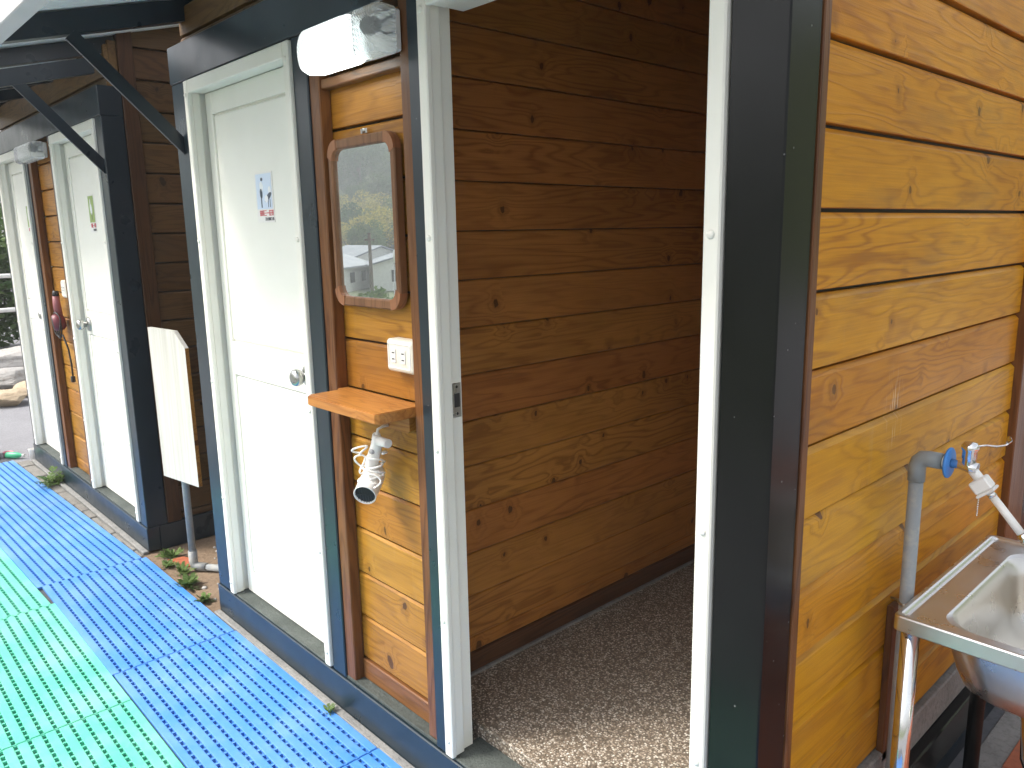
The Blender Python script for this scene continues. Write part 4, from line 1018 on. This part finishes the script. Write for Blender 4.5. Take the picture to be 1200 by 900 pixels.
# protos of trees, copied over the slope
fw = Vector((-.84, -.54)); sdv = Vector((.54, -.84))
protos = [plant('hill_tree', (-300,-300,0), 9, 3.6, 6500, .19, M[m_], lb, 'tree', 'trees on the misty slope in the mirror', 90+i, True, 11)
          for i, (m_, lb) in enumerate((('leaf_dark','dark green tree on the misty slope seen in the mirror'),('leaf_mid','fresh green tree on the misty slope seen in the mirror'),('leaf_yel','yellow flowering tree on the misty slope seen in the mirror')))]
rr = random.Random(77); cnt = [0,0,0]
for row, s_ in enumerate((86, 93, 101, 110, 120, 131, 143, 156, 170, 186)):
    for k in range(-7, 8):
        off = k*4.6+rr.uniform(-1.5,1.5)+ (2.2 if row % 2 else 0)
        if abs(off) > 9+s_*.13: continue
        p = Vector((.2,1.0))+fw*(s_+rr.uniform(-3,3))+sdv*off
        ty = 2 if (row in (1,2,4) and rr.random() < .7) else (0 if rr.random() < .55 else 1)
        o = protos[ty] if cnt[ty] == 0 else copy_tree(protos[ty]); cnt[ty] += 1
        o.location = (p.x, p.y, hgt(p.x, p.y)-.6); o.rotation_euler = (0,0,rr.uniform(0,6.28)); s2 = rr.uniform(.75,1.2)*(.55,.8,1,1,1,1,1,1,1,1)[row]; o.scale = (s2,s2,s2*rr.uniform(.85,1.15))
def house(dist, off, w_, d_, hw, hr, rot, label):
    p = Vector((.2,1.0))+fw*dist+sdv*off; z = hgt(p.x, p.y)-.05
    t = thing('house', label, 'house', (p.x,p.y,z), 'low houses in the mirror')
    Mx = Matrix.Translation((p.x,p.y,z)) @ Matrix.Rotation(rot,4,'Z')
    def tr(mb): mb.v = [tuple(Mx @ Vector(v)) for v in mb.v]; return mb
    mb = MB(); mb.prism([(-d_/2,0),(d_/2,0),(d_/2,hw),(0,hw+hr),(-d_/2,hw)], 0, -w_/2, w_/2); tr(mb).build('wall', plastic('white_render', (.72,.72,.68), .7, .3), t)
    mb = MB()
    for s_ in (-1,1): mb.prism([(s_*(d_/2+.4),hw-.16),(0,hw+hr+.03),(0,hw+hr+.16),(s_*(d_/2+.4),hw-.03)], 0, -w_/2-.3, w_/2+.3)
    tr(mb).build('roof', rough_ground('grey_roof', (.20,.22,.25),(.27,.29,.32),(.16,.17,.19), .6, 8), t)
    for s_ in (-1,1):
        for q in (-.3, .0, .3):
            mb = MB(); mb.box((w_*q-.5, s_*(d_/2+.02), hw*.35), (w_*q+.5, s_*(d_/2+.06), hw*.75), .01); tr(mb).build('window', M['dgrey'], t)
    for q in (-.22,.22):
        for s_ in (-1,1):
            mb = MB(); mb.box((s_*(w_/2+.02), d_*q-.45, hw*.35), (s_*(w_/2+.06), d_*q+.45, hw*.78), .01); tr(mb).build('window', M['dgrey'], t)
house(66, -4.5, 9, 6.5, 2.1, 1.0, .9, 'white house with grey gable roof at the left of the mirror image')
house(70, 3.6, 12, 7, 2.2, .9, .55, 'long white house with grey roof at the right of the mirror image')
house(78, -.5, 9, 6, 2.4, 1.0, .2, 'white house set farther back between the other two in the mirror')
def at(dist, off): p = Vector((.2,1.0))+fw*dist+sdv*off; return p.x, p.y, hgt(p.x, p.y)
up_ = thing('utility_pole', 'dark wooden utility pole in front of the houses in the mirror', 'pole', at(52,.1))
x,y,z = at(52,.1); mb = MB(); mb.tube([(x,y,z-.2),(x,y,z+4.6)], [.14,.10], 10); mb.build('post', M['bark'], up_)
mb = MB(); mb.box((x-.5,y-.06,z+4.1),(x+.5,y+.06,z+4.22)); mb.build('crossarm', M['bark'], up_)
wt = thing('water_tank', 'pale water tank on legs beside the utility pole in the mirror', 'tank', at(56,2.1))
x,y,z = at(56,2.1); mb = MB(); mb.lathe([(0,0),(.42,0),(.42,.8),(.3,.95),(0,1.0)], (x,y,z+2.5), (0,0,1), 16); mb.build('barrel', M['wplastic'], wt)
for dx,dy in ((-.3,-.3),(.3,-.3),(-.3,.3),(.3,.3)):
    mb = MB(); mb.tube([(x+dx,y+dy,z-.1),(x+dx*.8,y+dy*.8,z+2.5)], .05, 8); mb.build('leg', M['satin'], wt)
fe = thing('fence', 'pale green post and rail fence in front of the grass in the mirror', 'fence', at(30,0))
fm = plastic('pale_green_paint', (.42,.52,.44), .5, .2)
for k in range(-4, 5):
    x,y,z = at(30, k*1.5-.4); mb = MB(); mb.box((x-.06,y-.06,z-.1),(x+.06,y+.06,z+1.25),.01); mb.build('post', fm, fe)
for h_ in (.35, .8, 1.15):
    a, b = at(30,-6.5), at(30,6.2); mb = MB(); mb.tube([(a[0],a[1],a[2]+h_),(b[0],b[1],b[2]+h_)], .035, 8); mb.build('rail', fm, fe)
gb = plant('reed_bush', at(33,.4), 1.9, 1.5, 1500, .16, M['leaf_mid'], 'light green leafy bush behind the fence in the mirror', 'bush', None, 120, False, 8)
gb = plant('reed_bush', at(36,-3.4), 1.4, 1.5, 1200, .16, M['leaf_dark'], 'dark leafy bush behind the fence at the left of the mirror image', 'bush', None, 121, False, 8)

# ------------------------------------------------------------------ damp mountain air
mb = MB(); mb.box((-305,-295,-6.0), (295,295,52)); hz = mb.build('haze', mat_simple('haze', (1,1,1)), None); kind(hz, 'stuff')
ht = hz.active_material.node_tree; [ht.nodes.remove(x_) for x_ in list(ht.nodes) if x_.type == 'BSDF_PRINCIPLED']
pv_ = ht.nodes.new('ShaderNodeVolumePrincipled'); pv_.inputs['Color'].default_value = (.95,.97,1,1); pv_.inputs['Density'].default_value = .0030
ht.links.new(pv_.outputs[0], [x_ for x_ in ht.nodes if x_.type == 'OUTPUT_MATERIAL'][0].inputs['Volume'])
# ------------------------------------------------------------------ light
wd = bpy.data.worlds.new('World'); scene.world = wd; wd.use_nodes = True; nt = wd.node_tree
bg = nt.nodes['Background']; sky = nt.nodes.new('ShaderNodeTexSky'); sky.sky_type = 'NISHITA'; sky.sun_disc = False
SEL, SAZ = math.radians(52), math.radians(215)           # azimuth clockwise from +Y
sky.sun_elevation = SEL; sky.sun_rotation = SAZ; sky.dust_density = 4; sky.air_density = 1.0; sky.ozone_density = .6
hs = nt.nodes.new('ShaderNodeHueSaturation'); hs.inputs['Saturation'].default_value = .34
nt.links.new(sky.outputs[0], hs.inputs['Color']); nt.links.new(hs.outputs[0], bg.inputs[0]); bg.inputs[1].default_value = .15
sn = bpy.data.lights.new('sun', 'SUN'); sn.energy = 1.5; sn.angle = math.radians(14); sn.color = (1,.94,.84)
so = bpy.data.objects.new('sun', sn); COL.objects.link(so)
sdir = Vector((math.sin(SAZ)*math.cos(SEL), math.cos(SAZ)*math.cos(SEL), math.sin(SEL)))
so.rotation_euler = sdir.to_track_quat('Z','Y').to_euler(); so.location = sdir*40
vs_ = scene.view_settings; vs_.view_transform = 'Standard'; vs_.look = 'None'; vs_.gamma = 1; vs_.use_curve_mapping = False; vs_.exposure = 1.42
scene.cycles.max_bounces = 8; scene.cycles.diffuse_bounces = 4
